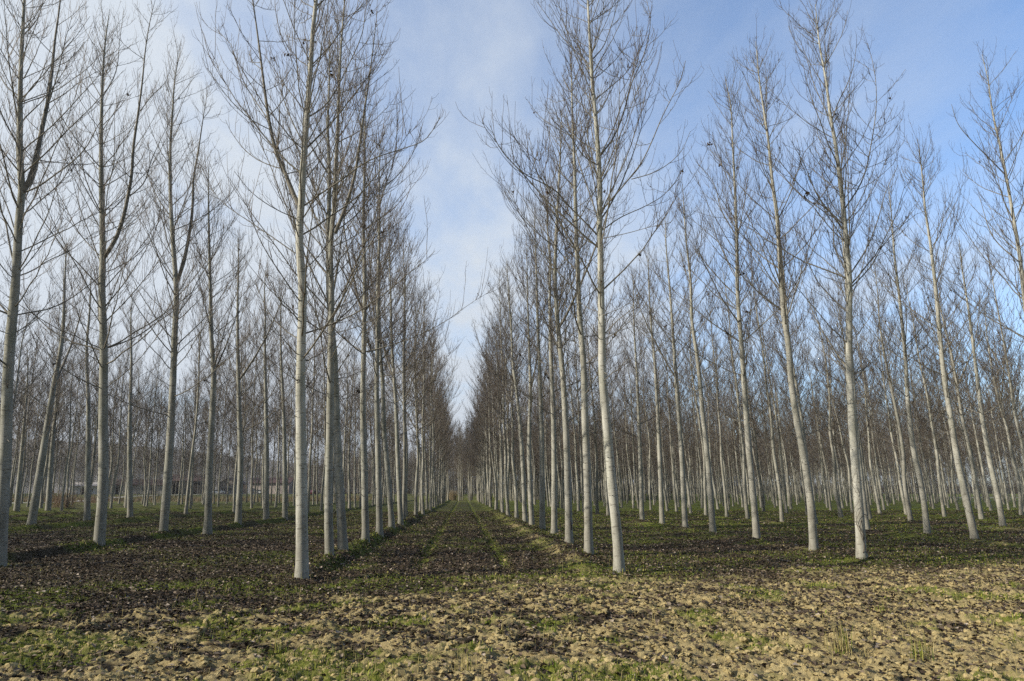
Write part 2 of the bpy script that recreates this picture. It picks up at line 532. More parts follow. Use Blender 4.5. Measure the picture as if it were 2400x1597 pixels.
# ------------------------------------------------------------------ trees
def resample(P, K):
    P = np.asarray(P, float)
    s = np.concatenate([[0], np.cumsum(np.linalg.norm(np.diff(P[:, :3], axis=0), axis=1))])
    # smooth (Catmull-Rom like) interpolation on arc length
    t = np.linspace(0, s[-1], K)
    d = np.gradient(P, s, axis=0)
    out = np.zeros((K, P.shape[1]))
    j = np.clip(np.searchsorted(s, t, side='right') - 1, 0, len(s) - 2)
    h = (s[j + 1] - s[j]); u = ((t - s[j]) / h)[:, None]; h = h[:, None]
    h00, h10, h01, h11 = 2 * u**3 - 3 * u**2 + 1, u**3 - 2 * u**2 + u, -2 * u**3 + 3 * u**2, u**3 - u**2
    return h00 * P[j] + h10 * h * d[j] + h01 * P[j + 1] + h11 * h * d[j + 1]

def limb_path(r, o, d0, L, bend, K=9, wob=0.06):
    t = np.linspace(0, 1, K)[:, None]
    up = np.array([0, 0, 1.0])
    d = norm(d0[None] * (1 - bend * t) + up[None] * bend * t * 1.1 + r.normal(0, wob, (K, 3)))
    st = np.concatenate([np.zeros((1, 3)), np.cumsum(d[:-1], 0)]) * (L / (K - 1))
    return o[None] + st

def gen_tree(seed, H=15.0, rb=0.115, trunk=None, limbs=(), lod=0, fork=None, lean=(-0.03, 0.0), dens=1.0, sparse_low=4.0):
    """returns (trunk acc, crown acc, dead leaf acc) in metres with the base at 0,0,0.
    trunk: traced centre line [(x,y,z)], limbs: traced limb lines [(points, radius)]"""
    r = np.random.default_rng(seed)
    # --- trunk axis
    if trunk is None:
        zz = np.linspace(0, H, 9)
        a1, a2, p1, p2 = r.normal(0, .10), r.normal(0, .10), r.random() * 6, r.random() * 6
        tx = lean[0] * zz + a1 * np.sin(zz * .45 + p1) - a1 * math.sin(p1) + r.normal(0, .05, 9) * (zz > 0)
        ty = lean[1] * zz + a2 * np.sin(zz * .45 + p2) - a2 * math.sin(p2) + r.normal(0, .05, 9) * (zz > 0)
        T = np.stack([tx, ty, zz], -1)
    else:
        T = np.asarray(trunk, float)
        if T[-1, 2] < H - 0.8:
            k = max(0, len(T) - 3)
            sl = (T[-1, :2] - T[k, :2]) / max(0.5, T[-1, 2] - T[k, 2])
            sl = np.clip(sl, -.08, .08)
            n = max(2, int((H - T[-1, 2]) / 2.2) + 1)
            ex = []
            p = T[-1].copy()
            for i in range(n):
                dz = (H - T[-1, 2]) / n
                p = p + np.array([sl[0] * dz + r.normal(0, .05), sl[1] * dz + r.normal(0, .08), dz]); ex.append(p.copy())
            T = np.concatenate([T, np.array(ex)])
        else:
            H = T[-1, 2]
    K = {0: 60, 1: 26, 2: 9}[lod]
    TP = resample(T, K)
    zf = np.clip(TP[:, 2] / H, 0, 1)
    TR = rb * np.maximum((1 - zf), 0.0) ** 0.80 + 0.006
    TR = TR * (1 + 0.22 * np.exp(-TP[:, 2] / 0.22) + 0.2 * np.exp(-TP[:, 2] / 0.06)) * (1 + (r.normal(0, .022, K) if lod == 0 else 0))
    tr, cr, dl = Acc(), Acc(), Acc()
    TP0 = TP.copy(); TP0[0, 2] -= 0.25
    V, q = tubes(TP0[None], TR[None], {0: 14, 1: 8, 2: 5}[lod]); tr.add(V, q)
    if lod < 2:
        for _ in range(16 if lod == 0 else 9):
            j = r.uniform(.07, .42) * (K - 1); i0 = int(j)
            a = r.random() * 6.283; el = R(r.uniform(-15, 60)); L = r.uniform(.03, .10) if r.random() < .75 else r.uniform(.15, .5)
            d = np.array([math.cos(a) * math.cos(el), math.sin(a) * math.cos(el), math.sin(el)])
            o0 = TP[i0] + np.array([math.cos(a), math.sin(a), 0]) * TR[i0] * .85
            k = np.linspace(0, 1, 4)[:, None]
            P = o0 + d * L * k + np.array([0, 0, -.25]) * L * k ** 2
            V, q = tubes(P[None], np.linspace(.013 if L < .12 else .007, .004, 4)[None], 5); tr.add(V, q, m=1)
    # --- axes that carry limbs
    axes = [(TP, TR, 0.0)]
    paths, radii = [], []
    def addlimb(P, r0, r1=None):
        P = resample(P, 10) if len(P) != 10 else P
        r1 = max(0.0045, r0 * 0.12) if r1 is None else r1
        paths.append(P); radii.append(np.linspace(1, 0, 10) ** 0.9 * (r0 - r1) + r1)
    for P, r0 in limbs:
        P = np.asarray(P, float)
        L = np.sum(np.linalg.norm(np.diff(P, axis=0), axis=1))
        if L > 2.4 and r0 > 0.014:
            Q = resample(P, 24); axes.append((Q, np.linspace(r0, 0.006, 24), 1.0))
            V, q = tubes(Q[None], np.linspace(r0, 0.006, 24)[None], 9 if lod == 0 else 6); cr.add(V, q, m=0)
        else:
            addlimb(P, r0)
    def at_axis(Q, Rr, s):
        f = s * (len(Q) - 1); i = min(int(f), len(Q) - 2); u = f - i
        return Q[i] * (1 - u) + Q[i + 1] * u, Rr[i] * (1 - u) + Rr[i + 1] * u, norm(Q[i + 1] - Q[i])
    if fork is None and trunk is None and r.random() < 0.6: fork = r.uniform(5.5, 9.5)
    if fork:
        s = fork / H
        o, rr, tg = at_axis(TP, TR, s)
        a = r.random() * 2 * math.pi
        d0 = norm(np.array([math.cos(a), math.sin(a), 1.5]))
        L = (H - fork) * r.uniform(.65, .85)
        Q = limb_path(r, o, d0, L, 0.75, 24, 0.04)
        rr = rr * r.uniform(.5, .7)
        axes.append((Q, np.linspace(rr, .006, 24), 1.0))
        V, q = tubes(Q[None], np.linspace(rr, .006, 24)[None], {0: 9, 1: 6, 2: 4}[lod]); cr.add(V, q, m=0)
    # --- whorls
    for ai, (Q, Rr, sec) in enumerate(axes):
        L0 = np.sum(np.linalg.norm(np.diff(Q, axis=0), axis=1))
        z = sparse_low + r.random() * 0.9 if ai == 0 else 0.9
        az = r.random() * 6.28
        while z < L0 - 0.5:
            rem = L0 - z
            n = r.integers(2, 6) if ai == 0 else r.integers(1, 4)
            if ai == 0 and z < 5.4: n = r.integers(1, 4)
            for _ in range(n):
                az += 2.4 + r.normal(0, .4)
                o, rr, tg = at_axis(Q, Rr, min(.98, (z + r.normal(0, .08)) / L0))
                el = R(r.uniform(34, 66)) if z > 6 else R(r.uniform(8, 45))
                d0 = np.array([math.cos(az) * math.cos(el), math.sin(az) * math.cos(el), math.sin(el)])
                L = (0.32 * rem + 0.85) * r.uniform(.5, 1.2)
                if z < 5.6 and ai == 0: L *= r.uniform(.3, .8)
                if sec: L = (0.25 * rem + 0.5) * r.uniform(.6, 1.1)
                L = min(L, 4.6)
                P = limb_path(r, o, norm(d0), L, r.uniform(.2, .7), 10, .05)
                addlimb(P, min(rr * .55, .0045 + .0044 * L * r.uniform(.7, 1.2)))
            z += r.uniform(.45, 1.0)
        # thin single shoots between the whorls
        for _ in range(int((L0 - sparse_low) * (2.2 if ai == 0 else 1.6) * dens)):
            s = r.uniform((sparse_low - .6) / L0 if ai == 0 else .15, .985)
            o, rr, tg = at_axis(Q, Rr, s)
            a = r.random() * 6.28; el = R(r.uniform(5, 55))
            d0 = np.array([math.cos(a) * math.cos(el), math.sin(a) * math.cos(el), math.sin(el)])
            L = r.uniform(.3, 1.3)
            addlimb(limb_path(r, o, norm(d0), L, r.uniform(.2, .6), 10, .09), min(rr * .5, .0065 + .003 * L))
    P1 = np.array(paths); R1 = np.array(radii)
    if lod == 2: P1, R1 = P1[:, [0, 4, 9]], np.maximum(R1[:, [0, 4, 9]], .012)
    V, q = tubes(P1, R1, {0: 5, 1: 4, 2: 3}[lod]); cr.add(V, q, m=0)
    # --- branchlets
    P1 = np.array(paths)
    # the tips of the main axes count as limbs as well
    tips = [resample(Q[int(len(Q) * .72):], 10) for Q, _, _ in axes]
    P1 = np.concatenate([P1, np.array(tips)])
    L1 = np.sum(np.linalg.norm(np.diff(P1, axis=1), axis=2), 1)
    per = {0: 4.8, 1: 4.6, 2: 3.6}[lod] * dens
    cnt = np.maximum(1, (L1 * per * r.uniform(.75, 1.25, len(L1))).astype(int))
    own = np.repeat(np.arange(len(P1)), cnt); n = len(own)
    def on_paths(P, own, t):
        K = P.shape[1]
        f = t * (K - 1); i = np.minimum(f.astype(int), K - 2); u = (f - i)[:, None]
        return P[own, i] * (1 - u) + P[own, i + 1] * u, norm(P[own, i + 1] - P[own, i])
    t = r.uniform(.10, 1.0, n) ** .85
    o, tg = on_paths(P1, own, t)
    rv = norm(r.normal(0, 1, (n, 3))); pr = norm(np.cross(tg, rv))
    d = norm(tg * .8 + pr * r.uniform(.4, .95, (n, 1)) + np.array([0, 0, .45]))
    L2 = (r.uniform(.15, 1.0, n) ** 1.1) * np.minimum(1.7, .40 * L1[own] + .34) * (.80 + .30 * t)
    K2 = {0: 6, 1: 4, 2: 2}[lod]
    tt = np.linspace(0, 1, K2)[None, :, None]
    bend = r.uniform(.45, 1.0, (n, 1, 1))
    D = norm(d[:, None] * (1 - bend * tt) + np.array([0, 0, 1.0]) * bend * tt * 1.25 + r.normal(0, .055, (n, K2, 3)))
    st = np.concatenate([np.zeros((n, 1, 3)), np.cumsum(D[:, :-1], 1)], 1) * (L2 / (K2 - 1))[:, None, None]
    P2 = o[:, None] + st
    k = {0: 1.0, 1: 1.45, 2: 2.6}[lod]
    r2 = (.0036 + .0026 * L2)[:, None] * np.linspace(1, .5, K2)[None] * k
    V, q = tubes(P2, r2, 3); cr.add(V, q, m=1)
    # --- twigs
    if lod < 2:
        per = {0: 3.4, 1: 3.2}[lod] * dens
        cnt = np.maximum(1, (L2 * per * r.uniform(.6, 1.4, n)).astype(int))
        own3 = np.repeat(np.arange(n), cnt)
        c1 = np.maximum(1, (L1 * {0: 3.5, 1: 2.0}[lod]).astype(int)); own1 = np.repeat(np.arange(len(P1)), c1)
        o3, tg3 = on_paths(P2, own3, r.uniform(.1, 1, len(own3)))
        o1, tg1 = on_paths(P1, own1, r.uniform(.12, 1, len(own1)))
        o = np.concatenate([o3, o1]); tg = np.concatenate([tg3, tg1]); m = len(o)
        pr = norm(np.cross(tg, norm(r.normal(0, 1, (m, 3)))))
        d = norm(tg * .7 + pr * r.uniform(.5, 1.1, (m, 1)) + np.array([0, 0, .25]))
        L3 = r.uniform(.05, .34, m) * (1.0 if lod == 0 else 1.25)
        mid = o + d * (L3 * .5)[:, None] + r.normal(0, .012, (m, 3))
        end = o + norm(d + np.array([0, 0, .35])) * L3[:, None]
        P3 = np.stack([o, mid, end], 1) if lod == 0 else np.stack([o, end], 1)
        r3 = np.broadcast_to(np.linspace(.0034, .0024, P3.shape[1]) * k, P3.shape[:2])
        V, q = tubes(P3, r3, 3); cr.add(V, q, m=1)
        # --- withered leaf clusters still hanging
        nc = int(r.integers(12, 26))
        for c in P2[r.integers(0, n, nc), 1]:
            big = r.uniform(.02, .045) if r.random() < .88 else r.uniform(.05, .085)
            for _ in range(r.integers(3, 7)):
                cc = c + r.normal(0, .5, 3) * big - np.array([0, 0, .5 * big])
                e1, e2 = norm(r.normal(0, 1, 3)), norm(r.normal(0, 1, 3))
                nn = norm(np.cross(e1, e2)); e2 = np.cross(nn, e1)
                b = big * r.uniform(.5, 1)
                V = np.array([cc - e1 * b, cc - e2 * b * .7 + nn * b * .4, cc + e1 * b + nn * b * .2, cc + e2 * b * .7 + nn * b * .5])
                dl.add(V, None, np.array([[0, 1, 2], [0, 2, 3]]))
    return tr, cr, dl

TREE_GROUP = 'bare poplars of the plantation'
ORD = ['first', 'second', 'third', 'fourth', 'fifth', 'sixth', 'seventh', 'eighth', 'ninth', 'tenth', 'eleventh', 'twelfth', 'thirteenth', 'fourteenth', 'fifteenth', 'sixteenth', 'seventeenth', 'eighteenth']

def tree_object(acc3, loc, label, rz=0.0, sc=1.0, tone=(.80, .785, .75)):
    root = empty('poplar_tree', loc, rz)
    root.scale = (sc, sc, sc)
    tag(root, label, 'tree', TREE_GROUP)
    tr, cr, dl = acc3
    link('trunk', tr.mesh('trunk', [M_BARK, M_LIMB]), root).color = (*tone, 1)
    c = link('crown', cr.mesh('crown', [M_LIMB, M_TWIG]), root)
    if dl.v: link('withered_foliage', dl.mesh('withered_foliage', [M_DEAD], smooth=False), c)
    return root

def copy_tree(src, loc, label, rz, sc):
    c = src.copy(); col.objects.link(c)
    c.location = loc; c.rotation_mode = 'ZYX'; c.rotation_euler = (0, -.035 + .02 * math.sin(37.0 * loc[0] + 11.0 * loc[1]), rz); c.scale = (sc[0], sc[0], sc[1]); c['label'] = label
    for ch in src.children:
        d = ch.copy(); col.objects.link(d); d.parent = c
        k = .62 + .34 * abs(math.sin(91.0 * loc[0] + 7.0 * loc[1])); d.color = (k, k * .98, k * .94, 1)  # bark tone varies per tree, kept dark to carry canopy shade
        for g in ch.children:
            e = g.copy(); col.objects.link(e); e.parent = d
    return c

# traced trees: row, base width in px, trunk centre line in photo pixels, limbs [(pixel line, width px, depth drift)]
def C(ox, oy, s, pts): return [(ox + x / s, oy + y / s) for x, y in pts]
q1 = lambda *p: C(0, 0, 2.24, p)
q2 = lambda *p: C(500, 0, 2.24, p)
q3 = lambda *p: C(1100, 0, 2.24, p)
q4 = lambda *p: C(1600, 0, 1.96, p)
TRACED = [
 dict(row=('L', 1), w=28, H=16.5, trunk=[(708, 1358), (708, 1300), (707, 1180), (706, 1054), (704.5, 900), (706.5, 800), (709.5, 700), (702, 536), (706, 482), (710, 402), (716.5, 312), (721, 250), (728, 156), (734, 67), (741, 0), (748, -90)],
   limbs=[(q2((455, 1085), (440, 1060), (385, 930), (330, 800), (295, 650), (270, 480), (245, 280), (225, 130), (205, -20), (190, -180)), 11, .12),
          (q2((470, 1085), (560, 1020), (680, 940), (780, 865), (850, 830), (1000, 780), (1110, 735), (1190, 620)), 7, -.3),
          (q2((500, 615), (570, 570), (640, 480), (690, 380), (740, 280), (780, 180), (800, 50), (815, -60)), 6.5, .4),
          (q2((480, 835), (540, 770), (600, 690), (650, 570), (680, 430)), 5, -.5),
          (q2((430, 1330), (330, 1260), (200, 1170), (80, 1090), (0, 1010), (-40, 930)), 5, .2),
          (q2((440, 1150), (330, 1100), (200, 1010), (110, 900)), 4.5, -.4),
          (q2((295, 680), (200, 630), (110, 550), (30, 450), (-30, 360)), 4, -.3),
          (q2((290, 630), (240, 560), (170, 450), (120, 330), (90, 230), (40, 180), (0, 145)), 5, .5),
          (q2((480, 600), (455, 500), (437, 330), (425, 150), (430, -40)), 5, -.4),
          (q2((540, 60), (600, -40), (640, -180)), 4, .3)],
   label='front poplar of the row left of the aisle, brightest sunlit trunk, forked high'),
 dict(row=('L', 1), w=20, H=16, trunk=[(773, 1323), (770, 1207), (773, 1003), (775, 851), (777, 700), (777, 544), (783, 490), (787, 400), (791, 312), (794, 223), (798, 134), (804, 45), (807, 0)],
   limbs=[(q2((640, 1225), (700, 1070), (740, 930), (765, 780), (790, 600), (820, 400), (845, 200), (860, 60)), 9, -.1),
          (q2((600, 1220), (540, 1000), (490, 850), (470, 700)), 5, .5),
          (q2((660, 720), (700, 660), (760, 540), (830, 400)), 4, -.5),
          (q2((650, 1210), (740, 1140), (850, 1020), (960, 930), (1050, 800), (1100, 650)), 5, .2)],
   label='second trunk of the row left of the aisle, touching the third behind it'),
 dict(row=('L', 1), w=22, H=15.5, trunk=[(805, 1302), (798, 1180), (789, 1000), (784, 850), (772, 700), (770, 540), (772, 400), (768, 300)],
   limbs=[], label='third trunk of the row left of the aisle, leaning left behind the second'),
 dict(row=('L', 1), w=17, H=15.5, trunk=[(857, 1268), (854, 1105), (850.6, 952), (853, 800), (855, 700), (852, 500)], limbs=[], label=None),
 dict(row=('L', 1), w=15, H=15.5, trunk=[(889.7, 1250), (886, 1054), (883, 901), (884.6, 800), (886, 652)], limbs=[], label=None),
 dict(row=('L', 1), w=13.5, H=15.5, trunk=[(918.7, 1237), (910, 1115), (900, 1003), (897, 901), (892, 825)], limbs=[], label=None),
 dict(row=('L', 1), w=12, H=15.5, trunk=[(939.5, 1228), (933, 1095), (928, 952), (918, 800)], limbs=[], label=None),
 dict(row=('R', 1), w=24, H=15.2, trunk=[(1451.6, 1344.6), (1449, 1290), (1434, 1136), (1422.8, 1002), (1411.6, 868), (1410.7, 778), (1408.5, 690), (1407, 580), (1405, 536), (1406, 446), (1402.7, 366), (1397, 290), (1390, 214), (1385, 143), (1381, 67), (1377.7, 0), (1374, -70)],
   limbs=[(q3((700, 1100), (830, 950), (900, 860), (960, 740), (1010, 620), (1060, 520), (1110, 420), (1135, 320)), 6.5, -.2),
          (q3((850, 942), (960, 910), (1060, 850), (1110, 800), (1160, 690)), 4, -.3),
          (q3((688, 815), (740, 750), (790, 650), (830, 520), (855, 430), (900, 330), (940, 200), (950, 90), (930, 0)), 7, .2),
          (q3((640, 320), (700, 250), (740, 150), (770, 50), (785, -20)), 5, .4),
          (q3((682, 1245), (600, 1160), (520, 1080), (450, 1000), (380, 960), (300, 920), (220, 850), (150, 760), (110, 660)), 7, -.25),
          (q3((683, 1180), (640, 1040), (600, 930), (560, 800), (520, 650), (490, 500)), 6.5, .5),
          (q3((675, 870), (600, 820), (540, 730), (480, 650), (430, 520)), 5, -.3),
          (q3((676, 820), (645, 700), (632, 500), (625, 330)), 5, .5),
          (q3((638, 345), (560, 270), (490, 200), (420, 100), (340, -10)), 4.5, .2),
          (q3((690, 1215), (790, 1145), (920, 1085), (1000, 1040), (1100, 940)), 5, .4),
          (q3((690, 1255), (830, 1225), (960, 1190), (1060, 1170)), 3.5, -.4),
          (C(1300, 600, 2.24, ((262, 410), (330, 340), (400, 280), (440, 200))), 5, -.4)],
   label='front poplar of the row right of the aisle, pale straight trunk with wide spreading limbs'),
 dict(row=('R', 1), w=20, H=14.6, trunk=[(1380, 1300), (1377, 1136), (1371, 980), (1367, 846), (1358, 734), (1353, 600), (1352, 580), (1349, 491), (1347, 402), (1343, 312), (1341, 250), (1338, 120)],
   limbs=[(q3((562, 1310), (480, 1180), (400, 1050), (350, 880), (310, 700)), 6, .2), (q3((570, 1340), (610, 1230), (660, 1120)), 5, -.3),
          (q3((555, 980), (500, 930), (440, 780), (400, 640)), 4.5, .3)],
   label='second poplar of the row right of the aisle, just left of the front trunk'),
 dict(row=('R', 1), w=18, H=15.2, trunk=[(1334, 1278), (1331, 1136), (1325, 979), (1318, 868), (1309, 779), (1302, 689), (1304, 536), (1309, 446)],
   limbs=[], label='third poplar of the row right of the aisle, dark scar low on its trunk'),
 dict(row=('R', 1), w=15, H=15.6, trunk=[(1299, 1252), (1299, 1105), (1296, 952), (1291, 825)], limbs=[], label=None),
 dict(row=('R', 1), w=14, H=15.6, trunk=[(1271, 1241), (1270, 1054), (1266, 901), (1262, 800)], limbs=[], label=None),
 dict(row=('R', 1), w=12, H=15.6, trunk=[(1246.5, 1232), (1240, 1054), (1243, 901), (1240, 800)], limbs=[], label=None),
 dict(row=('R', 1), w=12, H=15.6, trunk=[(1231, 1224), (1223, 1054), (1212, 927), (1202, 851)], limbs=[], label=None),
 dict(row=('R', 2), w=22, H=15, trunk=[(2019.5, 1311), (2014, 1206), (2004, 1079), (1996, 968), (1991, 876), (1990, 765), (1990, 648), (1982.6, 561), (1976.5, 490), (1967, 408), (1957, 332), (1948.5, 286), (1934, 178), (1921, 107), (1911, 10)],
   limbs=[(q4((683, 560), (600, 380), (565, 260), (510, 180), (485, 120)), 4, .3), (q4((683, 560), (720, 460), (760, 380), (790, 280), (800, 180)), 5, -.3),
          (q4((745, 960), (820, 840), (870, 640), (890, 430), (880, 320), (850, 200)), 6, .25), (q4((770, 1260), (840, 1150), (900, 1000), (930, 890), (990, 760)), 6, -.3),
          (q4((775, 1320), (860, 1230), (920, 1130), (980, 1060), (1080, 980)), 6, .35), (q4((742, 1060), (680, 980), (620, 900), (560, 760), (500, 650)), 6, -.2),
          (q4((757, 1260), (700, 1140), (690, 1020), (650, 900)), 5.5, .4), (q4((690, 570), (730, 500), (760, 420)), 4, .3), (q4((740, 960), (750, 780), (735, 620), (700, 520)), 5, -.4)],
   label='front poplar of the second row right of the aisle, vine scribbling up its pale trunk'),
 dict(row=('R', 2), w=19, H=15, trunk=[(1907.5, 1293), (1900, 1181), (1884.6, 1074), (1869, 993), (1854, 891), (1846.5, 800), (1837, 740), (1832, 668), (1826, 590), (1822, 515), (1809, 418), (1801, 332), (1791, 265), (1781, 199), (1771, 97)],
   limbs=[(q4((438, 1010), (490, 900), (530, 780), (560, 700), (640, 620)), 5, .3), (q4((450, 1310), (400, 1170), (340, 1060), (250, 1000)), 5, -.3), (q4((458, 1340), (380, 1260), (300, 1150), (255, 1090)), 4.5, .4)],
   label='second poplar of the second row right of the aisle, leaning left towards the aisle'),
 dict(row=('R', 2), w=16, H=15, trunk=[(1774, 1265), (1765, 1156), (1755, 1054), (1747, 942), (1737, 800), (1729, 694), (1727, 561), (1722, 434), (1717, 332), (1712, 245), (1699, 178)],
   limbs=[(q4((250, 1090), (180, 970), (140, 840), (60, 740)), 5, .2), (q4((255, 1085), (280, 950), (300, 820)), 5, -.3)], label=None),
 dict(row=('R', 2), w=14.5, H=15.4, trunk=[(1671, 1249), (1661, 1105), (1648, 978), (1633, 830), (1623, 765), (1618, 653), (1608, 561), (1600, 434)], limbs=[], label=None),
 dict(row=('R', 2), w=13, H=15.6, trunk=[(1606, 1239), (1595, 1029), (1586, 912), (1577, 778), (1570, 680)], limbs=[], label=None),
 dict(row=('R', 2), w=12, H=15.6, trunk=[(1552, 1229), (1543, 1002), (1534, 845)], limbs=[], label=None),
 dict(row=('R', 2), w=11, H=15.6, trunk=[(1505, 1220.5), (1498, 1002), (1492, 868)], limbs=[], label=None),
 dict(row=('R', 3), w=15, H=15, trunk=[(2475, 1286), (2440, 1000), (2400, 690), (2388, 587), (2375, 510), (2360, 423), (2347, 357), (2325, 255), (2314, 178), (2301, 128)],
   limbs=[(q4((1540, 1200), (1450, 1120), (1360, 900)), 5, .3), (q4((1484, 806), (1400, 720), (1340, 660), (1260, 560), (1235, 480)), 5, -.2)],
   label='tall poplar at the right edge of the photo, only upper trunk and crown showing'),
 dict(row=('R', 3), w=16, H=14, trunk=[(2286, 1267.6), (2266, 1176), (2245.5, 1085), (2228, 978), (2212, 876), (2203, 790), (2194, 689), (2179, 561), (2169, 495), (2161, 408), (2151, 326)], limbs=[],
   label='first whole trunk of the third row right of the aisle, leaning strongly left'),
 dict(row=('R', 3), w=13.5, H=15.2, trunk=[(2174, 1252), (2161.6, 1151), (2141, 1054), (2128.6, 952), (2121, 825), (2115, 765), (2107, 689)], limbs=[], label=None),
 dict(row=('R', 3), w=12.5, H=15.2, trunk=[(2032, 1244), (2017, 1105), (2006, 1003), (1999, 880)], limbs=[], label='pale trunk half hidden right behind the vine covered front poplar'),
 dict(row=('R', 4), w=13, H=15.2, trunk=[(2351, 1234.6), (2342, 1181), (2322, 1090), (2304, 993), (2286, 851)], limbs=[], label=None),
 dict(row=('L', 2), w=30, H=16.5, trunk=[(-4, 1330), (3, 1220), (13, 1054), (18, 900), (24, 800), (36, 670), (45, 513), (51, 446), (47, 379), (47, 268), (49, 156), (53.6, 67), (57, 0), (62, -90)],
   limbs=[(q1((118, 1010), (150, 960), (190, 830), (220, 680), (250, 540), (270, 400), (290, 200), (310, 60), (322, -60), (330, -200)), 13, .15),
          (q1((120, 1015), (200, 980), (300, 910), (380, 850), (440, 790), (520, 650), (600, 530)), 7, -.2),
          (q1((250, 545), (330, 500), (420, 430), (520, 370)), 5, .3), (q1((260, 530), (310, 360), (340, 220), (380, 80)), 5, -.3),
          (q1((105, 990), (50, 920), (0, 840), (-60, 700)), 6, .2), (q1((115, 515), (190, 440), (230, 360), (265, 250)), 5, -.3),
          (q1((110, 510), (50, 470), (0, 400), (-50, 300)), 6, .3), (q1((120, 190), (190, 110), (230, 0)), 5, .2)],
   label='big dark poplar at the left edge of the photo, forked into two tall stems'),
 dict(row=('L', 2), w=25, H=16, trunk=[(231, 1288), (241, 1156), (242, 952), (243, 800), (239, 670), (241, 607), (240, 536), (237.5, 437), (237, 348), (238, 268), (241, 178), (245.5, 112), (257, 22)],
   limbs=[(q1((545, 1355), (600, 1270), (640, 1170), (670, 1040), (690, 930), (700, 780), (725, 600), (745, 450), (765, 250), (790, 100), (815, 0)), 10, -.1),
          (q1((682, 1030), (740, 980), (800, 830), (850, 720), (900, 620)), 5, .3), (q1((735, 585), (800, 500), (870, 430), (900, 330)), 4, -.3),
          (q1((530, 1350), (420, 1230), (330, 1060), (250, 930), (200, 800)), 4.5, .3), (q1((540, 980), (580, 930), (600, 800), (600, 600)), 4.5, -.2),
          (q1((540, 510), (600, 400), (630, 200), (650, 50)), 4.5, .3), (q1((535, 980), (440, 900), (350, 790), (280, 680)), 4, -.4), (q1((530, 510), (470, 400), (430, 260)), 4, .2)],
   label='second poplar of the second row left of the aisle, thick curved limb sweeping right'),
 dict(row=('L', 2), w=20, H=15.5, trunk=[(382, 1260), (394, 1105), (404, 927), (409, 800), (413, 670), (408, 603), (402, 513), (399, 446), (399, 357), (404, 268), (411, 178), (424, 112)],
   limbs=[(q1((925, 1490), (945, 1440), (985, 1280), (1010, 1100), (1015, 950), (1040, 800), (1070, 600), (1095, 450)), 9, .1),
          (q1((915, 1480), (820, 1330), (780, 1230), (720, 1080)), 5, -.3), (q1((898, 1140), (840, 1060), (780, 930), (740, 800)), 5, .3)],
   label='third poplar of the second row left of the aisle, splitting into a narrow fork'),
 dict(row=('L', 2), w=17, H=15.2, trunk=[(487, 1242), (490.5, 1105), (498, 952), (500.6, 876), (496, 800), (493, 680), (490, 560)], limbs=[(C(0, 800, 1.9675, ((985, 150), (1050, 0), (1090, -120), (1130, -300))), 7, .2)], label=None),
 dict(row=('L', 2), w=15, H=15, trunk=[(558, 1232), (564, 1079), (561, 978), (558, 851), (557, 700)], limbs=[], label=None),
 dict(row=('L', 2), w=13.5, H=15, trunk=[(624, 1224), (625, 1054), (621, 800)], limbs=[], label=None),
 dict(row=('L', 2), w=12, H=15, trunk=[(668, 1216), (666, 1003), (658, 800)], limbs=[], label=None),
 dict(row=('L', 3), w=19, H=15.2, trunk=[(72, 1238), (94, 1105), (124, 917), (145, 800), (152, 650), (156, 560)], limbs=[], label='leftmost poplar of the third row left of the aisle, leaning to the right'),
 dict(row=('L', 3), w=14.5, H=15, trunk=[(204, 1224), (207, 952), (204, 800)], limbs=[], label=None),
 dict(row=('L', 3), w=13.5, H=15, trunk=[(305, 1217), (304, 1003), (308, 851), (308, 720)], limbs=[], label=None),
 dict(row=('L', 4), w=12.5, H=15, trunk=[(112, 1204), (122, 1054), (135, 901)], limbs=[], label=None),
 dict(row=('L', 4), w=11.5, H=15, trunk=[(38, 1199), (56, 1003), (65, 851)], limbs=[], label=None),
]
SIDE = {'L': 'left', 'R': 'right'}
row_last, row_count = {}, {}
def row_label(side, k, n):
    row = 'row' if k == 1 else ORD[k - 1] + ' row'
    if n <= 9:
        return f'{ORD[n - 1]} bare poplar from the front in the {row} {SIDE[side]} of the grassy aisle'
    return f'slim bare poplar far back in the {row} {SIDE[side]} of the grassy aisle'

hero_world = {}
n_ind = 0
for i, T in enumerate(TRACED):
    u, v = T['trunk'][0]
    b = on_ground(u, v)
    for _ in range(4):
        z = float(base_z(np.array([b[0]]), np.array([b[1]]))[0])
        b = on_ground(u, v, z)
    b[2] = z
    Y = b[1]
    f0 = (b - CAM) @ _fwd
    pts = [on_depth(uu, vv, Y) - b for uu, vv in T['trunk']]
    pts[0] = np.zeros(3)
    rb = T['w'] / 2 * f0 / F_PX / 1.04
    limbs = []
    for line, w, drift in T['limbs']:
        P = []
        x0 = None
        for uu, vv in line:
            p = on_depth(uu, vv, Y) - b
            if x0 is None: x0 = p
            off = drift * np.linalg.norm(p - x0)
            P.append(on_depth(uu, vv, Y + off) - b)
        fl = (P[0] + b - CAM) @ _fwd
        limbs.append((P, w / 2 * fl / F_PX * (1.0 if w >= 8 else .58)))
    near = len(T['limbs']) > 3
    acc = gen_tree(100 + i, T['H'], rb, pts, limbs, 0, fork=(None if T['limbs'] or i % 3 else 7.0), dens=1.0)
    side, k = T['row']
    row_count[(side, k)] = row_count.get((side, k), 0) + 1
    row_last[(side, k)] = max(row_last.get((side, k), 0), Y)
    lab = T['label'] or row_label(side, k, row_count[(side, k)])
    hero_world[i] = tree_object(acc, b, lab, tone=(1.08, 1.08, 1.06) if i in (0, 7, 14) else ((.92, .91, .88) if side == 'R' else (.80, .80, .77)))  # sunlight on three front trunks and shade on the others put into bark tone
    n_ind += 1

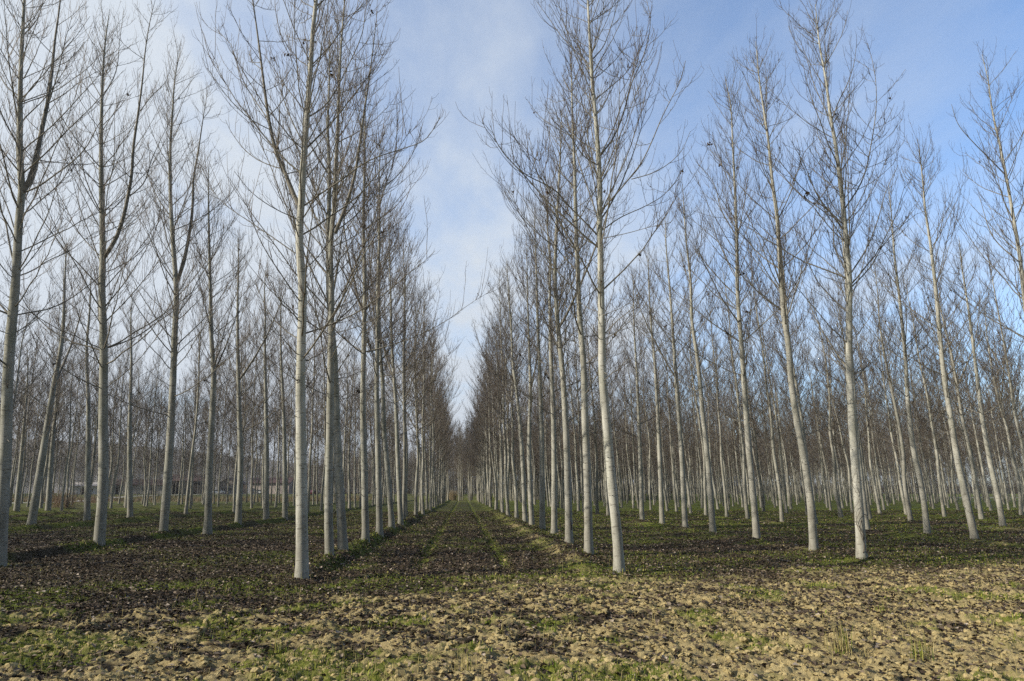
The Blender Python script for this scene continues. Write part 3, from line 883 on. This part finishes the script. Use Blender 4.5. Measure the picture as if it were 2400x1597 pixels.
# part: a dark scar on the third trunk right of the aisle
def bark_scar(root, z0, z1, ang, r0):
    A = Acc()
    K = 9
    zz = np.linspace(z0, z1, K); P = []
    for j, z in enumerate(zz):
        P.append([math.cos(ang) * r0 * .93 + .012 * math.sin(j * 2.1), math.sin(ang) * r0 * .93, z])
    w = np.array([.008, .022, .032, .036, .034, .03, .026, .018, .006])
    V, q = tubes(np.array([P]), w[None], 7); A.add(V, q)
    o = link('bark_scar', A.mesh('bark_scar', [simple('scar_wood', (0.03, 0.024, 0.02), .5, 30)]), root)
    o['label'] = 'dark split scar low on the trunk'
bark_scar(hero_world[9], 0.42, 0.78, R(-62), 0.112)

# ---- grown variants for the rest of the rows
VAR = []
for i in range(12):
    VAR.append(gen_tree(500 + i, 15.5 + 0.3 * (i % 5), 0.098 + .004 * (i % 4), lod=1, lean=(0.0, 0.0), dens=1.0))
protos = {}
spots = []
rr = np.random.default_rng(77)
def rows():
    for side, xs in (('L', ROWS_L), ('R', ROWS_R)):
        for k, xc in enumerate(xs, 1):
            y = row_last.get((side, k))
            yend = (124 - 0.2 * abs(xc) + (24 if k == 1 else 0)) if side == 'L' else 150 + (2.2 * abs(xc) if k > 2 else 0)
            y0 = 13 + (abs(xc) * .22 if side == 'R' else abs(xc) * .18)
            y = y if y else y0 - 4.8
            while True:
                y += (4.0 if side == 'L' else 3.75) + rr.normal(0, .18)
                if y > yend: break
                yield side, k, xc + rr.normal(0, .22), y
cand = []
for side, k, x, y in rows():
    u, v, f = project((x, y, 3.0))
    inview = -40 < u < 2440
    cand.append((side, k, x, y, inview))
# trees just left of the frame in the nearer rows: their shadows fall into the picture
extra = []
for k, xs in ((3, (15.6, 20.6, 25.4)),):
    for y in xs: extra.append(('L', k, ROWS_L[k - 1] + rr.normal(0, .2), y, False))
cand = extra + cand
inv = sorted([c for c in cand if c[4]], key=lambda c: math.hypot(c[2], c[3]))
single = inv[:294 - n_ind]
off = [c for c in cand if not c[4] and c[0] == 'L' and c[3] > 9 and c[2] > -48 and c[3] < 62]
single_ids = {id(c) for c in single} | {id(c) for c in off}
rest = [c for c in inv if id(c) not in single_ids]
print('single', len(single), 'offframe', len(off), 'rest', len(rest))

for c in sorted(single + off, key=lambda c: math.hypot(c[2], c[3])):
    side, k, x, y, iv = c
    z = float(base_z(np.array([x]), np.array([y]))[0])
    i = int(rr.integers(0, len(VAR)))
    rz = rr.random() * 6.283
    sc = (rr.uniform(.88, 1.1), rr.uniform(.93, 1.07))
    if iv:
        row_count[(side, k)] = row_count.get((side, k), 0) + 1
        lab = row_label(side, k, row_count[(side, k)])
    else:
        lab = 'bare poplar just outside the left edge of the photo'
    if i not in protos:
        protos[i] = tree_object(VAR[i], (x, y, z), lab, rz)
        protos[i].scale = (sc[0], sc[0], sc[1]); protos[i].rotation_mode = 'ZYX'; protos[i].rotation_euler = (0, -.035, rz)
    else:
        copy_tree(protos[i], (x, y, z), lab, rz, sc)

# ---- weeds and leaves gathered round the feet of the nearer trunks
def foot_weeds():
    r = np.random.default_rng(404)
    X, Y = [], []
    for c in list(TREE_FEET):
        n = 55
        a = r.random(n) * 6.283; d = .10 + np.abs(r.normal(0, .16, n))
        X.append(c[0] + d * np.cos(a)); Y.append(c[1] + d * np.sin(a))
    x, y = np.concatenate(X), np.concatenate(Y)
    z = surface_z(x, y) - .005
    V, q, t = blades(x, y, z, r, .02, .13, .004 + .004 * r.random(len(x)), .5)
    A = Acc(); A.add(V, q, t)
    tag(link('grass', A.mesh('grass', [M_GRASS], False)), 'short weeds gathered round the feet of the trunks', 'grass', kind='stuff')
TREE_FEET = [tuple(o.location) for o in bpy.data.objects if o.name.startswith('poplar_tree') and o.location.y < 42 and abs(o.location.x) < 34]
foot_weeds()

# ---- far trees that read as one mass
def build_mass(name, spots, label, seed, hs=(.9, 1.1), low=4.0):
    lv = [gen_tree(900 + i, 15.6 + .4 * (i % 3), .098, lod=2, dens=1.0, sparse_low=low) for i in range(5)]
    def flat(acc):
        V = np.concatenate(acc.v); q = np.concatenate(acc.q); m = np.concatenate(acc.qm); return V, q, m
    lv = [(flat(t), flat(c)) for t, c, _ in lv]
    A = Acc(); r = np.random.default_rng(seed)
    Vs, qs, ms, n = [], [], [], 0
    for x, y in spots:
        z = float(base_z(np.array([x]), np.array([y]))[0])
        (tv, tq, tm), (cv, cq, cm) = lv[int(r.integers(0, 5))]
        a = r.random() * 6.28; s = r.uniform(*hs)
        M = np.array([[math.cos(a), -math.sin(a), 0], [math.sin(a), math.cos(a), 0], [0, 0, 1]]) * s
        for V, q, m, off_m in ((tv, tq, tm, 0), (cv, cq, cm, 1)):
            W = V @ M.T; W[:, 0] -= .035 * W[:, 2]; Vs.append(W + np.array([x, y, z])); qs.append(q + n); ms.append(m + off_m); n += len(V)
    me = make_mesh(name, np.concatenate(Vs), np.concatenate(qs), None, [M_BARK, M_LIMB, M_TWIG], np.concatenate(ms))
    o = link(name, me)
    o.color = (.70, .68, .64, 1)  # bark darkened to carry the shade deep in the rows
    tag(o, label, 'trees', kind='stuff')
    print(name, len(spots), 'faces', sum(len(q) for q in qs))
sp = [(c[2], c[3]) for c in rest]
r = np.random.default_rng(5)
for y in np.arange(153, 205, 4.5):                 # the block that closes the aisle
    for x in np.arange(-0.6, 40, 2.3):
        sp.append((x + r.normal(0, .3), y + r.normal(0, .5)))
build_mass('distant_poplars', sp, 'mass of thin poplar trunks and brown crowns deep at the back of the plantation', 3, (.94, 1.14))
sp = []
for y in np.arange(196, 250, 6.5):                 # second plantation beyond the path, left
    for x in np.arange(-205, -70, 5.0):
        sp.append((x + r.normal(0, .6), y + .18 * (x + 140) + r.normal(0, .8)))
for y in np.arange(300, 345, 11):
    for x in np.arange(-235, -15, 5.2):
        sp.append((x + r.normal(0, 1.5), y + r.normal(0, 2.5)))
for y in np.arange(290, 330, 8):
    for x in np.arange(20, 330, 4.6):
        sp.append((x + r.normal(0, 1.5), y + r.normal(0, 2.5)))
for y in np.arange(212, 296, 7):
    for x in np.arange(-34 if y < 260 else -60, 12, 3.6):
        sp.append((x + r.normal(0, 1.5), y + r.normal(0, 2.5)))
build_mass('far_woodland', sp, 'far brown band of bare trees behind the path and the sheds', 4, (.8, 1.15), 1.6)

# ------------------------------------------------------------------ vine on the front trunk of the second row right
def vine():
    root = hero_world[14]
    b = np.array(root.location)
    A = Acc()
    for k in range(3):
        t = np.linspace(0, 1, 34)
        z = .15 + t * (1.25 + .35 * k)
        xo = -.03 * z * .55
        a = R(-100 + 18 * k) + 1.1 * np.sin(t * (7 + 2 * k) + k) * (0.5 + .5 * t)
        rad = .128 + .012 * np.sin(t * 23 + k)
        P = np.stack([xo + rad * np.cos(a), rad * np.sin(a), z], -1)
        V, q = tubes(P[None], np.linspace(.007, .003, 34)[None], 5); A.add(V + b, q)
    o = link('climbing_vine', A.mesh('climbing_vine', [simple('vine_stem', (.075, .05, .035), .3, 20)]))
    tag(o, 'thin dark bare vine looping up the pale front trunk right of the aisle', 'vine')
vine()

# ------------------------------------------------------------------ grass tufts in the foreground
TUFTS = [(1976, 1540, .46, 70, 'tallest dry yellow grass tuft standing among clods in the right foreground'),
         (2165, 1560, .34, 34, 'sparse green and straw grass tuft in the far right foreground'),
         (1085, 1590, .30, 46, 'dry grass tuft at the bottom edge below the aisle'),
         (1190, 1500, .24, 30, 'thin dry grass tuft on the clods in front of the aisle'),
         (650, 1530, .30, 26, 'thin upright green grass tuft in the left foreground'),
         (2070, 1440, .26, 30, 'small dark green grass tuft behind the tallest dry tuft'),
         (325, 1490, .24, 24, 'short weedy grass tuft at the left of the foreground')]
for k, (u, v, h, n, lab) in enumerate(TUFTS):
    p = on_ground(u, v)
    r = np.random.default_rng(300 + k)
    x = r.normal(0, .07, n); y = r.normal(0, .05, n)
    z0 = float(surface_z(np.array([p[0]]), np.array([p[1]]))[0])
    V, q, t = blades(x, y, 0 * x - .03, r, h * .35, h, .0022 + .002 * r.random(n), .28)
    me = make_mesh('grass_tuft', V, q, t, [M_STRAW, M_GRASS], np.full(n, 0), np.full(n, 0), smooth=False)
    mi = np.repeat((r.random(n) < (.75 if 'green' in lab else .25)).astype(np.int32), 1)
    me.polygons.foreach_set('material_index', np.concatenate([mi, mi]).astype(np.int32))
    tag(link('grass_tuft', me, loc=(p[0], p[1], z0)), lab, 'grass tuft', 'grass tufts among the foreground clods')

# ------------------------------------------------------------------ background left: path, sheds, house, car, shrubs, hills
def gz(x, y): return float(base_z(np.array([x]), np.array([y]))[0])
M_PATH = simple('pale_gravel', (.42, .40, .36), .15, 2.0)
def path():
    px = [(-140, 92), (-70, 108), (-45, 115), (-60 + 0, 122)]
    c = np.array([(-150, 84), (-100, 96), (-74, 106), (-62, 114), (-66, 140), (-80, 175), (-85, 215), (-70, 255), (-30, 285), (40, 300)], float)
    c = np.array([(-190, 76), (-120, 96), (-78, 110), (-72, 130), (-82, 160), (-92, 190), (-94, 215), (-80, 238), (-40, 262), (60, 290)], float)
    Q = resample(c, 90)
    d = norm(np.gradient(Q, axis=0)); s = np.stack([-d[:, 1], d[:, 0]], -1)
    w = 1.5
    rows_ = []
    for k in (-1, 0, 1):
        xy = Q + s * w * k
        rows_.append(np.stack([xy[:, 0], xy[:, 1], base_z(xy[:, 0], xy[:, 1]) + (.05 if k == 0 else .03)], -1))
    V = np.stack(rows_, 1).reshape(-1, 3)
    i = np.arange(89)[:, None] * 3
    q = np.concatenate([i + np.array([[0, 1, 4, 3]]), i + np.array([[1, 2, 5, 4]])])
    tag(link('path', make_mesh('path', V, q, None, [M_PATH])), 'pale gravel track crossing behind the trees on the left', 'path', kind='structure')
path()

M_WHITEWALL = simple('white_render', (.72, .71, .68), .06, 1.5)
M_PINK = simple('pinkish_render', (.46, .39, .35), .10, 1.2)
M_GREYW = simple('grey_render', (.40, .37, .35), .12, 1.2)
M_TILE = simple('maroon_tile', (.07, .038, .034), .25, 3)
M_DARKW = simple('dark_timber', (.045, .038, .036), .3, 2)
M_GLASSD = simple('dark_glass', (.03, .035, .04), .2, 2, .15)

def house(name, cx, cy, rz, w, d, h, rise, wall_m, roof_m, label, openings, ridge_along='x', cat='building'):
    root = empty(name, (cx, cy, gz(cx, cy) - .1), rz)
    tag(root, label, cat)
    A = Acc()
    V, q = box(-w / 2, w / 2, -d / 2, d / 2, 0, h)
    A.add(V, q)
    if ridge_along == 'y':
        V, q, t = prism([(-w / 2, h + .002), (w / 2, h + .002), (0, h + rise)], -d / 2, d / 2); A.add(V, q, t)
    else:
        V, q, t = prism([(-d / 2, h + .002), (d / 2, h + .002), (0, h + rise)], -w / 2, w / 2)
        V = V[:, [1, 0, 2]]; A.add(V, q[:, ::-1], t[:, ::-1])
    link('wall', A.mesh('wall', [wall_m], False), root)
    B = Acc(); ov = .5; th = .18
    if ridge_along == 'y':
        k = rise / (w / 2)
        pr = [(-w / 2 - ov, h - ov * k + .02), (0, h + rise + .02), (w / 2 + ov, h - ov * k + .02), (w / 2 + ov, h - ov * k + .02 + th), (0, h + rise + th + .02), (-w / 2 - ov, h - ov * k + .02 + th)]
        V, q, t = prism(pr, -d / 2 - ov, d / 2 + ov)
        # split caps by quads instead of a concave fan
        n = 6; t = None
        q = np.concatenate([q, [[0, 1, 4, 5], [1, 2, 3, 4], [n + 1, n, n + 5, n + 4], [n + 2, n + 1, n + 4, n + 3]]])
    else:
        k = rise / (d / 2)
        pr = [(-d / 2 - ov, h - ov * k + .02), (0, h + rise + .02), (d / 2 + ov, h - ov * k + .02), (d / 2 + ov, h - ov * k + .02 + th), (0, h + rise + th + .02), (-d / 2 - ov, h - ov * k + .02 + th)]
        V, q, t = prism(pr, -w / 2 - ov, w / 2 + ov); t = None
        n = 6
        q = np.concatenate([q, [[0, 1, 4, 5], [1, 2, 3, 4], [n + 1, n, n + 5, n + 4], [n + 2, n + 1, n + 4, n + 3]]])
        V = V[:, [1, 0, 2]]
    B.add(V, q, t)
    link('roof', B.mesh('roof', [roof_m], False), root)
    for kind, x0, x1, z0, z1 in openings:
        V, q = box(x0, x1, -d / 2 - .05, -d / 2 + .04, z0, z1)
        Cc = Acc(); Cc.add(V, q)
        o = link(kind, Cc.mesh(kind, [M_GLASSD if kind == 'window' else M_DARKW], False), root)
        if kind == 'window':
            F = Acc()
            for bx in ((x0 - .08, x0 - .002, z0, z1), (x1 + .002, x1 + .08, z0, z1), (x0 - .08, x1 + .08, z1 + .002, z1 + .09), (x0 - .12, x1 + .12, z0 - .1, z0 - .002)):
                V, q = box(bx[0], bx[1], -d / 2 - .08, -d / 2 - .003, bx[2], bx[3]); F.add(V, q)
            link('frame', F.mesh('frame', [M_WHITEWALL], False), o)
    return root

def at(u, Y): return on_depth(u, 1150, Y)[0]
yy = 236
house('shed', at(205, yy), yy, R(8), 8.0, 6, 2.7, 1.0, M_WHITEWALL, M_GREYW, 'low white shed showing between trunks beyond the path on the left', [('door', -1.0, .4, 0, 2.2), ('window', 1.6, 2.6, 1.0, 1.9)])
yy = 244
house('shed', at(318, yy), yy, R(6), 19, 7, 3.2, 1.6, M_GREYW, M_TILE, 'long low grey pink shed beyond the path between the white shed and barn', [('door', -6, -3.8, 0, 2.4), ('window', -1, .4, 1.2, 2.2), ('window', 3, 4.4, 1.2, 2.2), ('door', 6, 7.4, 0, 2.2)])
yy = 252
house('barn', at(446, yy), yy, R(3), 13, 9, 4.6, 2.0, M_DARKW, M_TILE, 'dark open barn with maroon roof behind the trees on the left', [('door', -4, -.4, 0, 3.4), ('door', 1, 4.6, 0, 3.4)])
yy = 258
house('farm_house', at(545, yy), yy, R(-6), 6.2, 9, 3.6, 2.0, M_PINK, M_TILE, 'small pinkish house with gable end facing the plantation', [('window', -1.9, -.9, 1.2, 2.3), ('window', .7, 1.7, 1.2, 2.3)], 'y', 'house')
yy = 262
house('barn', at(640, yy), yy, R(-4), 14, 8, 4.0, 1.8, M_PINK, M_TILE, 'pinkish barn with dark doorway right of the gabled house', [('door', -3.2, -.2, 0, 2.9), ('window', 2.2, 3.4, 1.3, 2.3)])

def car(cx, cy, rz, rgb, label):
    root = empty('parked_car', (cx, cy, gz(cx, cy) + .03), rz)
    tag(root, label, 'car', 'cars parked by the sheds')
    paint = simple('car_paint', rgb, .05, 2, .3)
    A = Acc()
    body = [(-2.0, .32), (2.0, .32), (2.08, .55), (2.02, .82), (1.25, .93), (.70, 1.40), (-.95, 1.44), (-1.75, .98), (-2.05, .88)]
    V, q, t = prism(body, -.82, .82); A.add(V, q, t)
    b = link('body', A.mesh('body', [paint], False), root)
    G = Acc()
    for s in (-1, 1):
        V, q, t = prism([(.95, .95), (.62, 1.33), (-.85, 1.37), (-1.45, .99)], s * .825 - .012, s * .825 + .012); G.add(V, q, t)
    link('window', G.mesh('window', [M_GLASSD], False), root)
    for sx in (-1.25, 1.3):
        for s in (-1, 1):
            a = np.linspace(0, 2 * math.pi, 19)[:-1]
            pr = [(sx + .33 * math.cos(x), .33 + .33 * math.sin(x)) for x in a]
            V, q, t = prism(pr, s * .80 - .1, s * .80 + .1)
            w = Acc(); w.add(V, q, t); wo = link('wheel', w.mesh('wheel', [M_DARKW], False), root)
            pr = [(sx + .19 * math.cos(x), .33 + .19 * math.sin(x)) for x in a]
            V, q, t = prism(pr, s * .905 - .012, s * .905 + .012)
            w = Acc(); w.add(V, q, t); link('rim', w.mesh('rim', [M_GREYW], False), wo)
    for s in (-1, 1):
        V, q = box(2.02, 2.10, s * .62 - .15, s * .62 + .15, .58, .74)
        hl = Acc(); hl.add(V, q); link('headlight', hl.mesh('headlight', [M_WHITEWALL], False), root)
p = on_ground(404, 1166.5, .9); car(p[0], 222, R(78), (.10, .012, .02), 'dark red car parked by the path beyond the trees')
car(at(512, 238), 238, R(20), (.75, .75, .74), 'white car parked just left of the gabled house')
car(at(612, 243), 243, R(170), (.75, .75, .74), 'white car parked right of the gabled house')

# dry shrubs by the path and reeds at the end of the aisle
M_BRUSH = simple('dry_brush', (.16, .10, .06), .35, 4)
def shrub(name, x, y, w, h, n, label, cat='shrub', group=None, upright=.35, mat=None):
    r = np.random.default_rng(int(abs(x * 31 + y * 17)))
    K = 5
    o = np.stack([r.normal(0, w * .35, n), r.normal(0, w * .35, n), np.full(n, -.05)], -1)
    d = norm(np.stack([r.normal(0, upright, n), r.normal(0, upright, n), np.ones(n)], -1))
    L = h * r.uniform(.5, 1.05, n)
    t = np.linspace(0, 1, K)[None, :, None]
    P = o[:, None] + d[:, None] * t * L[:, None, None] + r.normal(0, .05, (n, K, 3)) * t
    Rd = np.broadcast_to(np.linspace(.014, .006, K), (n, K))
    A = Acc(); V, q = tubes(P, Rd, 3); A.add(V, q)
    m = n * 6
    own = r.integers(0, n, m); tt = r.integers(1, K, m)
    oo = P[own, tt]; dd = norm(d[own] + r.normal(0, .6, (m, 3)))
    P2 = np.stack([oo, oo + dd * r.uniform(.1, .4, (m, 1)) * h * .6], 1)
    V, q = tubes(P2, np.full((m, 2), .007), 3); A.add(V, q)
    me = A.mesh(name, [mat or M_BRUSH])
    tag(link(name, me, loc=(x, y, gz(x, y))), label, cat, group)
x = on_ground(140, 1196)[0]; shrub('dry_shrub', on_ground(140, 1194)[0], on_ground(140, 1194)[1], 1.8, 1.8, 110, 'brown dry shrub left of the path by a leaning trunk')
shrub('dry_shrub', on_ground(222, 1181)[0], on_ground(222, 1181)[1], 3.0, 1.5, 120, 'low brown dry shrub beside the pale path on the left')
shrub('dry_shrub', on_ground(60, 1176)[0], 132, 4.0, 1.6, 160, 'wide brown dry shrub behind the pale path at far left')
shrub('reed_clump', on_depth(1061, 1160, 158)[0], 158, 1.6, 2.0, 260, 'tan dry reed clump closing the far end of the aisle', 'reeds', None, .1, simple('dry_reed', (.27, .21, .12), .3, 3))

def scrub_band():
    r = np.random.default_rng(66)
    A = Acc(); n = 7000
    x = r.uniform(-70, 340, n); y = 262 + r.random(n) * 22
    z = base_z(x, y)
    K = 4; t = np.linspace(0, 1, K)[None, :, None]
    d = norm(np.stack([r.normal(0, .3, n), r.normal(0, .3, n), np.ones(n)], -1))
    L = (3.5 + 6.0 * r.random(n)) * (.6 + .8 * vnoise(x * .06, x * 0, 3))
    o = np.stack([x, y, z - .1], -1)
    P = o[:, None] + d[:, None] * t * L[:, None, None] + r.normal(0, .15, (n, K, 3)) * t
    V, q = tubes(P, np.broadcast_to(np.linspace(.05, .02, K), (n, K)), 3); A.add(V, q)
    m = n * 9; own = r.integers(0, n, m); tt = r.integers(1, K, m)
    oo = P[own, tt]; dd = norm(d[own] + r.normal(0, .7, (m, 3)))
    V, q = tubes(np.stack([oo, oo + dd * r.uniform(.3, 1.3, (m, 1))], 1), np.full((m, 2), .028), 3); A.add(V, q)
    tag(link('scrub', A.mesh('scrub', [simple('dark_scrub', (.075, .058, .04), .4, .5)])), 'dark bare scrub closing the view behind the last poplar rows', 'scrub', kind='stuff')
scrub_band()

# rough brown grass between the path and the second plantation
def brown_strip():
    r = np.random.default_rng(88)
    n = 26000
    x = r.uniform(-190, -20, n); y = 118 + r.random(n) * 80 + np.abs(x + 90) * .1
    z = base_z(x, y)
    V, q, t = blades(x, y, z, r, .25, .9, .02 + .02 * r.random(n), .35)
    A = Acc(); A.add(V, q, t)
    tag(link('rough_grass', A.mesh('rough_grass', [simple('brown_rough_grass', (.15, .105, .055), .35, .5)], False)), 'rough brown winter grass beyond the path on the left', 'grass', kind='stuff')
brown_strip()

# pale rail at far right
def rail():
    Y = 168
    x0, x1 = on_depth(2190, 1164, Y)[0], on_depth(2460, 1164, Y)[0]
    root = empty('guard_rail', (x0, Y, gz(x0, Y))); tag(root, 'pale low guard rail running behind the trunks at far right', 'guard rail')
    A = Acc(); L = x1 - x0
    pr = [(-.02, .38), (.03, .43), (-.02, .48), (.03, .56), (-.02, .62), (-.05, .62), (0, .56), (-.05, .48), (0, .43), (-.05, .38)]
    V, q, t = prism(pr, 0, L); V = np.stack([V[:, 1], V[:, 0], V[:, 2]], -1); A.add(V, q)
    link('beam', A.mesh('beam', [simple('galvanised_steel', (.55, .55, .53), .1, 2, .5)], False), root)
    for k in range(int(L / 4) + 1):
        V, q = box(k * 4.0, k * 4.0 + .12, .03, .15, -.2, .6); P = Acc(); P.add(V, q)
        link('post', P.mesh('post', [M_GREYW], False), root)
rail()

def hills():
    r = np.random.default_rng(9)
    xs = np.linspace(-4200, 3800, 260); ys = np.linspace(1500, 3300, 60)
    X, Y = np.meshgrid(xs, ys); x, y = X.ravel(), Y.ravel()
    prof = 110 * sstep(2000, 300, np.abs(x + 1900)) + 40
    prof = prof * sstep(900, -500, x) + 22
    h = prof * np.sin(np.clip((y - 1500) / 1800, 0, 1) * math.pi) ** .7
    h = h * (.78 + .40 * fbm(x * .0016, y * .0016, 140, 4)) + 16 * (fbm(x * .02, y * .02, 150, 3) - .5) * (h > 5)
    nx = len(xs)
    i = (np.arange(len(ys) - 1)[:, None] * nx + np.arange(nx - 1)[None, :]).ravel()
    q = np.stack([i, i + 1, i + nx + 1, i + nx], -1)
    m, nt, b = new_mat('wooded_hillside')
    f = noise(nt, .02, 6, .7)
    nt.links.new(ramp(nt, f, [(.35, (.045, .040, .030)), (.5, (.085, .068, .052)), (.65, (.13, .115, .075))]), b.inputs['Base Color'])
    b.inputs['Roughness'].default_value = 1
    tag(link('hills', make_mesh('hills', np.stack([x, y, h], -1), q, None, [m])), 'low wooded hills fading behind the trees on the left', 'hills', kind='structure')
hills()

# ------------------------------------------------------------------ air
m = bpy.data.materials.new('pale_air'); m.use_nodes = True
nt = m.node_tree; nt.nodes.clear()
out = nt.nodes.new('ShaderNodeOutputMaterial'); pv = nt.nodes.new('ShaderNodeVolumePrincipled')
pv.inputs['Color'].default_value = (.86, .90, .98, 1); pv.inputs['Density'].default_value = 0.00017; pv.inputs['Anisotropy'].default_value = 0.2
nt.links.new(pv.outputs[0], out.inputs['Volume'])
V, q = box(-5200, 5200, -320, 5600, -2, 260)
tag(link('haze', make_mesh('haze', V, q, None, [m], smooth=False)), 'thin pale winter haze over the whole place', 'haze', kind='stuff')

# ------------------------------------------------------------------ light
SUN_EL, SUN_AZ = R(26), R(256)
sv = Vector((math.sin(SUN_AZ) * math.cos(SUN_EL), math.cos(SUN_AZ) * math.cos(SUN_EL), math.sin(SUN_EL)))
sd = bpy.data.lights.new('sun', 'SUN'); sd.energy = 5.0; sd.angle = R(0.53); sd.color = (1.0, .92, .77)
so = bpy.data.objects.new('sun', sd); so.rotation_euler = sv.to_track_quat('Z', 'Y').to_euler(); so.location = (-30, -20, 40)
col.objects.link(so)

w = bpy.data.worlds.new('World'); scene.world = w; w.use_nodes = True
nt = w.node_tree; bg = nt.nodes['Background']
sky = nt.nodes.new('ShaderNodeTexSky'); sky.sky_type = 'NISHITA'; sky.sun_disc = False
sky.sun_elevation = SUN_EL; sky.sun_rotation = SUN_AZ; sky.air_density = 1.0; sky.dust_density = 0.3; sky.ozone_density = 1.5
tc = nt.nodes.new('ShaderNodeTexCoord')
sx = nt.nodes.new('ShaderNodeSeparateXYZ'); nt.links.new(tc.outputs['Generated'], sx.inputs[0])
zz = math_n(nt, 'ADD', math_n(nt, 'MAXIMUM', sx.outputs[2], 0.0), 0.16)
cb = nt.nodes.new('ShaderNodeCombineXYZ')
nt.links.new(math_n(nt, 'DIVIDE', sx.outputs[0], zz), cb.inputs[0]); nt.links.new(math_n(nt, 'DIVIDE', sx.outputs[1], zz), cb.inputs[1])
n1 = noise(nt, 0.75, 6, .58, cb.outputs[0], (1.0, .55, 1)); n2 = noise(nt, 2.6, 7, .62, cb.outputs[0], (1.0, .5, 1))
cl = math_n(nt, 'ADD', math_n(nt, 'MULTIPLY', n1, .65), math_n(nt, 'MULTIPLY', n2, .35))
# thicker veil to the left of the view, thinner high up on the right
tilt = math_n(nt, 'ADD', math_n(nt, 'MULTIPLY', sx.outputs[0], -.22), math_n(nt, 'MULTIPLY', sx.outputs[2], -.17))
tilt = math_n(nt, 'ADD', tilt, .045)
tilt = math_n(nt, 'ADD', tilt, math_n(nt, 'MULTIPLY', math_n(nt, 'MINIMUM', sx.outputs[1], 0.1), .5))  # clouds thinned behind the camera to cut fill light
cl = math_n(nt, 'ADD', cl, tilt)
fac = ramp(nt, cl, [(.30, (.06, .06, .06)), (.43, (.34, .34, .34)), (.50, (.62, .62, .62)), (.58, (1, 1, 1))])
front = math_n(nt, 'ADD', math_n(nt, 'MULTIPLY', sx.outputs[1], 1.2), 0.5, True)
gain = mix(nt, front, (.55, .55, .6), (1.5, 1.82, 2.15))  # unseen sky behind the camera dimmed to deepen shade on the trunks
c = mix(nt, fac, mix(nt, 1.0, sky.outputs[0], gain, 'MULTIPLY'), (6.0, 6.6, 7.35))
nt.links.new(c, bg.inputs[0]); bg.inputs[1].default_value = 0.09

scene.view_settings.view_transform = 'Standard'
scene.view_settings.look = 'None'
scene.view_settings.exposure = 0.36
scene.view_settings.gamma = 1.0
scene.cycles.max_bounces = 5
scene.cycles.diffuse_bounces = 3
scene.cycles.use_denoising = False
scene.cycles.volume_bounces = 0
print('objects', len(bpy.data.objects))
